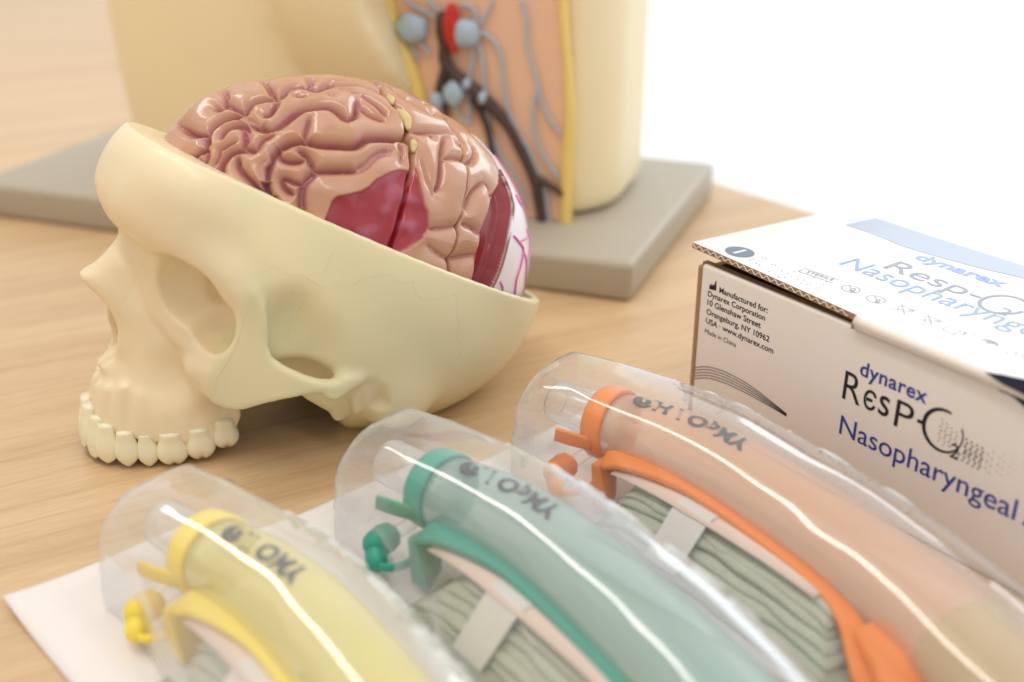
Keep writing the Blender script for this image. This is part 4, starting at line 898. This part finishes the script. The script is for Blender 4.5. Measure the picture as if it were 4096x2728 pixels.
def loop_slab(s0, s1, a0, a1, zc, th, n=26, bend=0.):
    """one folded layer of strap: rounded ends, seen from above and from its edge"""
    V = []; prof = []
    ss = np.linspace(s0, s1, n)
    for i, s in enumerate(ss):
        e = min(1, math.sqrt(max(0, 1 - (1 - min(1, min(s - s0, s1 - s) / (th * .55))) ** 2)) + .08); h = th / 2 * e
        z = .3 + (zc - .3) * float(np.interp(s, [5, 13, 16, 18.5], [1, .92, .82, .72])) + bend * math.sin((s - s0) / (s1 - s0) * math.pi) + .045 * MN.noise(Vector((s * .6, zc * 3, 0)))
        am = (a0 + a1) / 2; aw = (a1 - a0) / 2
        ja = .2 * MN.noise(Vector((s * .7, zc * 5, 3))); r_ = h
        for a, zz in ((am - aw, 0), (am - aw + .3 * r_, h * .8), (am - aw + r_, h), (am + aw - r_, h), (am + aw - .3 * r_, h * .72), (am + aw, 0), (am + aw - .3 * r_, -h * .72), (am + aw - r_, -h)): V.append(pt(s, a + ja, z + zz))
    m = 8; F = [[i * m + j, i * m + (j + 1) % m, (i + 1) * m + (j + 1) % m, (i + 1) * m + j] for i in range(n - 1) for j in range(m)]; F += [list(range(m))[::-1], [(n - 1) * m + j for j in range(m)]]
    return np.array(V), F
def tube_prof(s):
    """half width and half height of the airway stem"""
    return float(np.interp(s, [3.3, 5, 14, 19, 24, 30], [1.42, 1.66, 1.76, 1.85, 2.05, 2.1])), float(np.interp(s, [3.3, 5, 14, 19, 24, 30], [1.35, 1.52, 1.55, 1.55, 1.6, 1.6]))
def on_tube(s, phi, off=.01):
    w_, h_ = tube_prof(s); return pt(s, (w_ + off) * math.sin(phi), tz(s) + (h_ + off) * math.cos(phi))
def stem():
    ss = [3.42, 3.5] + list(np.arange(3.8, 33, .5)); V = []; n = 30
    for i, s in enumerate(ss):
        w_, h_ = tube_prof(s); k = .90 if i == 0 else 1
        for a in np.linspace(0, 2 * np.pi, n, endpoint=False): V.append(pt(s, w_ * k * math.sin(a), tz(s) + h_ * k * math.cos(a)))
    F = [[i * n + j, i * n + (j + 1) % n, (i + 1) * n + (j + 1) % n, (i + 1) * n + j] for i in range(len(ss) - 1) for j in range(n)]; F.append(list(range(n))); return np.array(V), F
def ring():
    V = []; n = 40; F = []
    for (s, k) in ((2.78, .95), (2.7, 1.04), (2.8, 1.10), (3.5, 1.13), (3.62, 1.09), (3.6, .95)):
        for a in np.linspace(0, 2 * np.pi, n, endpoint=False): V.append(pt(s - .12 * math.cos(a), 1.42 * k * math.sin(a), tz(3.3) + 1.36 * k * math.cos(a)))
    F = [[i * n + j, i * n + (j + 1) % n, ((i + 1) % 6) * n + (j + 1) % n, ((i + 1) % 6) * n + j] for i in range(6) for j in range(n)]; return np.array(V), F
def connector():
    V = []; n = 26; F = []; T0 = tz(3) + .1
    pr = [(.45, .70), (.32, .82), (.45, .9), (2.0, .92), (3.3, .98), (3.3, .80), (2.0, .76), (.48, .72)]
    for s, r in pr:
        for a in np.linspace(0, 2 * np.pi, n, endpoint=False): V.append(pt(s, r * math.sin(a) - .12, T0 + r * math.cos(a)))
    F = [[i * n + j, i * n + (j + 1) % n, (i + 1) * n + (j + 1) % n, (i + 1) * n + j] for i in range(len(pr) - 1) for j in range(n)]; return np.array(V), F
def ribbon3(pts, wa, wz):     # pts: list of (s, a, z); rectangular bar
    P_ = np.array([pt(*p) for p in spline(pts, 8)]); return sweep(P_, lambda i, s: ring2(wa, wz, 12, 4.))
def make_pack(key, off, rot, sc, mcol, mtint, lbl_pack, lbl_air, lbl_strap, words, zoff=0.):
    pk = Pack(off, rot, sc); X = pk.X
    base = X([PATH[0] + np.array([3, -3, 0])])[0]
    pack = empty('blister_pack', base.tolist(), 0, lbl_pack, 'sealed pack', 'sealed airway packs in a row')
    # backing card: near left corner and axes measured on the table
    C1 = np.array([*CARDS[key], 0.]); ca, sa = math.cos(rot), math.sin(rot); rotv = lambda v: np.array([v[0] * ca - v[1] * sa, v[0] * sa + v[1] * ca, 0])
    V, F = pstraight(C1, rotv(CAX), rotv(CBX), 33, 8.5 * sc); V[:, 2] += zoff
    o = obj('backing_card', V, F, M_paper, pack); so = o.modifiers.new('t', 'SOLIDIFY'); so.thickness = .0007; so.offset = -1
    V, F = DOME; W = X(V); W[:, 2] += .2; obj('blister_dome', W, F, M_film, pack)
    # raised marks along the far shoulder of the dome
    rs2 = random.Random(key); vf = []
    s = 5.2
    while s < 15.5:
        h = hz(s); L_ = rs2.uniform(.6, 1.3); kind = rs2.choice([0, 1, 2]); q = []
        for t in np.linspace(0, 1, 12):
            if kind == 0: a, u_ = -2.15 + .7 * t, s + .15 * math.sin(t * 5)
            elif kind == 1: a, u_ = -1.8 - .35 * math.cos(t * 5.6), s + L_ * .5 + L_ * .5 * math.sin(t * 5.6)
            else: a, u_ = -2.15 + .7 * abs(math.sin(t * 3.1)), s + L_ * t
            zz = h * float(np.interp(-a, [1.3, 2.05, 2.3], [.965, .80, .55])); q.append(pt(u_, a, zz + .22))
        vf.append(tube(q, .11, 7, smooth=3)); s += L_ + .35
    V, F = join(*vf); obj('raised_lettering', X(V), F, M_emb, pack)
    # airway
    air = empty('airway', X([pt(6, 0, 2)])[0].tolist(), 0, lbl_air, 'airway', 'colour coded airways inside the clear packs')
    V, F = stem(); stm = obj('stem', X(V), F, mtint, air)
    V, F = ring(); collar = obj('collar', X(V), F, mcol, air)
    V, F = connector(); obj('connector', X(V), F, M_conn, air)
    # fin that sticks out of the collar's near side towards the connector end
    V, F = join(ribbon3([(3.3, 1.45, tz(3) - .25), (2.6, 1.75, tz(3) - .15), (1.85, 1.95, tz(3) - .05)], .10, .30)); obj('hook', X(V), F, mcol, collar)
    # side port with its cap and tether
    P_ = [pt(3.2, 1.25, tz(3) - .6), pt(2.75, 1.9, tz(3) - 1.05), pt(2.4, 2.35, tz(3) - 1.35)]
    V, F = tube(P_, .26, 14); obj('side_port', X(V), F, M_clearp, air)
    c_ = pt(2.3, 2.5, tz(3) - 1.42); c2 = pt(2.75, 2.95, tz(3) - 1.75)
    V, F = join(tube([pt(2.48, 2.2, tz(3) - 1.25), c_], [.58, .54], 18), tube([pt(2.3, 2.5, tz(3) - 1.45), c2], [.44, .42], 14)); cap = obj('port_cap', X(V), F, mcol, air)
    V, F = tube([c2, pt(3.3, 3.1, tz(3) - 1.7), pt(4.0, 2.8, tz(3) - 1.45), pt(4.25, 2.2, tz(3) - 1.1), pt(4.0, 1.5, tz(3) - .9)], .12, 8, flat=1.5); obj('cap_tether', X(V), F, mcol, cap)
    # coloured cradle rail under the stem with its end bracket
    rail = [(4.35, 2.1, 2.3), (5.2, 1.85, 2.45), (7.5, 1.7, 2.4), (10.5, 1.7, 2.25), (13.0, 1.75, 2.05), (15.0, 1.85, 1.85), (16.6, 2.15, 1.6), (17.8, 2.6, 1.2), (18.9, 2.9, .9), (21, 2.9, .8), (25, 2.6, .8)]
    P_ = np.array([pt(*p) for p in spline(rail, 8)]); V, F = sweep(P_, lambda i, s: ring2(float(np.interp(s, [0, .06, .18, .55, .72, 1], [.62, .60, .36, .36, .62, .7])), .17, 14, 3.5)); V2, F2 = join((V, F), *[])
    rl = obj('cradle', X(V2), F2, mcol, air)
    W0 = np.array([pt(4.15, 2.75, 2.38), pt(4.2, 1.4, 2.38), pt(4.25, 1.4, .4), pt(4.35, 2.85, .55), pt(4.5, 2.75, 2.38), pt(4.5, 1.4, 2.38), pt(4.5, 1.4, .4), pt(5.2, 2.85, .55)])
    V, F = W0, [[0, 1, 2, 3], [7, 6, 5, 4], [0, 4, 5, 1], [1, 5, 6, 2], [2, 6, 7, 3], [3, 7, 4, 0]]; o = obj('end_bracket', X(V), F, mcol, rl); weld(o); bevel(o, .08, 3)
    W0 = np.array([pt(16.9, 2.4, 1.75), pt(17.3, 1.2, 2.1), pt(18.6, 1.3, .6), pt(17.6, 3.0, .3), pt(18.6, 2.9, 1.6), pt(18.9, 1.5, 1.9), pt(21.2, 1.6, .5), pt(20.4, 3.3, .3)])
    o = obj('end_bracket', X(W0), [[0, 1, 2, 3], [7, 6, 5, 4], [0, 4, 5, 1], [1, 5, 6, 2], [2, 6, 7, 3], [3, 7, 4, 0]], mcol, rl); weld(o); bevel(o, .2, 3)
    # print on the stem, running round its top
    for (tx, s0, ph, ht, sh) in words:
        V, F = text_vf(tx, None, ht, .045, .2)
        # refine long polygons a little by projecting only the vertices
        W = np.array([on_tube(s0 + x, ph + y / 1.5, .02) for x, y in V]); obj('printed_text', X(W), F, M_print, stm, smooth=False)
    if key == 1:
        ss_ = np.arange(19.2, 31, .6); V = []; n_ = 28
        for i_, s_i in enumerate(ss_):
            w_, h_ = tube_prof(s_i); k_ = 1.04 + .10 * min(1, i_ / 4)
            for a in np.linspace(0, 2 * np.pi, n_, endpoint=False): V.append(pt(s_i, w_ * k_ * math.sin(a), tz(s_i) + h_ * k_ * math.cos(a)))
        F = [[i_ * n_ + j, i_ * n_ + (j + 1) % n_, (i_ + 1) * n_ + (j + 1) % n_, (i_ + 1) * n_ + j] for i_ in range(len(ss_) - 1) for j in range(n_)]
        obj('soft_cuff', X(np.array(V)), F, frost('olive_translucent_gel', (.58, .60, .26), .28), air)
    # inner channel seen through the stem
    V, F = tube([pt(s, .2, tz(s) - .1) for s in np.arange(3.6, 30, 2.)], .55, 14, smooth=3); obj('inner_channel', X(V), F, M_conn, air)
    # strap
    st_ = empty('head_strap', X([pt(11, 4, 1)])[0].tolist(), 0, lbl_strap, 'strap', 'folded straps inside the packs')
    rs3 = random.Random(key * 7 + 1); vf = []; z = .42
    for k in range(6):
        s0 = 5.5 + .08 * k + rs3.uniform(-.2, .2); s1 = 17.3 - .22 * k + rs3.uniform(-.2, .2)
        if key == 2: s0 += .18 * k; s1 += .05 * k
        vf.append(loop_slab(s0, s1, 1.0 + rs3.uniform(-.1, .1), 3.85 - .29 * k + rs3.uniform(-.07, .07), z, .33, bend=.10 * rs3.uniform(-.6, 1))); z += .29
    V, F = join(*vf); obj('folded_webbing', X(V), F, M_strap, st_)
    V, F = loop_slab(5.0, 18.2, 1.6, 4.35, .34, .2, 30); obj('loose_end', X(V), F, M_strapd, st_)
    V = []; 
    for s in (8.3, 10.1):
        for a, zz in ((.9, .3), (1.0, 2.1), (1.2, 2.2), (2.4, 2.18), (2.75, 1.98), (4.15, .5)): V.append(pt(s, a, zz))
    F = [[j, j + 1, j + 7, j + 6] for j in range(5)]; o = obj('paper_band', X(V), F, M_band, st_, smooth=False); so = o.modifiers.new('t', 'SOLIDIFY'); so.thickness = .0004
    W0 = []
    for s in np.linspace(5.0, 15.2, 14): zs = .3 + 1.80 * float(np.interp(s, [5, 13, 16, 18.5], [1, .92, .82, .72])); zs += .13; W0 += [pt(s, 1.3, zs + .04), pt(s, 2.75 - .035 * abs(s - 9), zs - .05)]
    o = obj('paper_strip', X(W0), [[2 * i, 2 * i + 1, 2 * i + 3, 2 * i + 2] for i in range(13)], M_pstrip, st_); so = o.modifiers.new('t', 'SOLIDIFY'); so.thickness = .0005
CARDS = {1: (-2.7, 40.5), 2: (-10.4, 36.1), 3: (-17.85, 32.5)}; CAX = np.array([math.cos(R(-46)), math.sin(R(-46)), 0]); CBX = np.array([-CAX[1], CAX[0], 0])
def plast(name, c): return mat(name, c, .35, .5, sss=.25, sssr=(1, .6, .4), ssc=.004)
def frost(name, c, al=.52): return mat(name, c, .22, .55, sss=.5, sssr=(1, .8, .6), ssc=.012, alpha=al)
make_pack(1, (0, 0), 0, 1.0, plast('orange_plastic', (.88, .25, .025)), frost('pale_orange_translucent_gel', (.88, .56, .38)),
          'clear sealed pack with orange airway, closest to the white carton', 'airway with orange collar and pale orange stem beside the carton', 'folded grey green strap under the orange cradle with crisp layered edges',
          [('@H / OpMY', 4.1, -.25, .72, .2)])
make_pack(2, (-6.6, -4.85), R(-1.5), 1.0, plast('teal_green_plastic', (.035, .34, .255)), frost('pale_teal_translucent_gel', (.36, .56, .50)),
          'clear sealed pack with teal airway, middle of the three packs', 'airway with teal green collar and pale teal stem in the middle pack', 'folded grey green strap bulging under the teal cradle',
          [('@ / OpMY', 4.1, -.25, .72, .2)], .0)
make_pack(3, (-14.15, -8.75), R(-1), .97, plast('yellow_plastic', (.90, .70, .09)), frost('pale_yellow_translucent_gel', (.90, .80, .26)),
          'clear sealed pack with yellow airway, nearest the camera at lower left', 'airway with yellow collar and pale yellow stem in the nearest pack', 'folded grey green strap under the yellow cradle, mostly cut off by the picture edge',
          [('@// OMY', 4.1, -.25, .72, .2)])
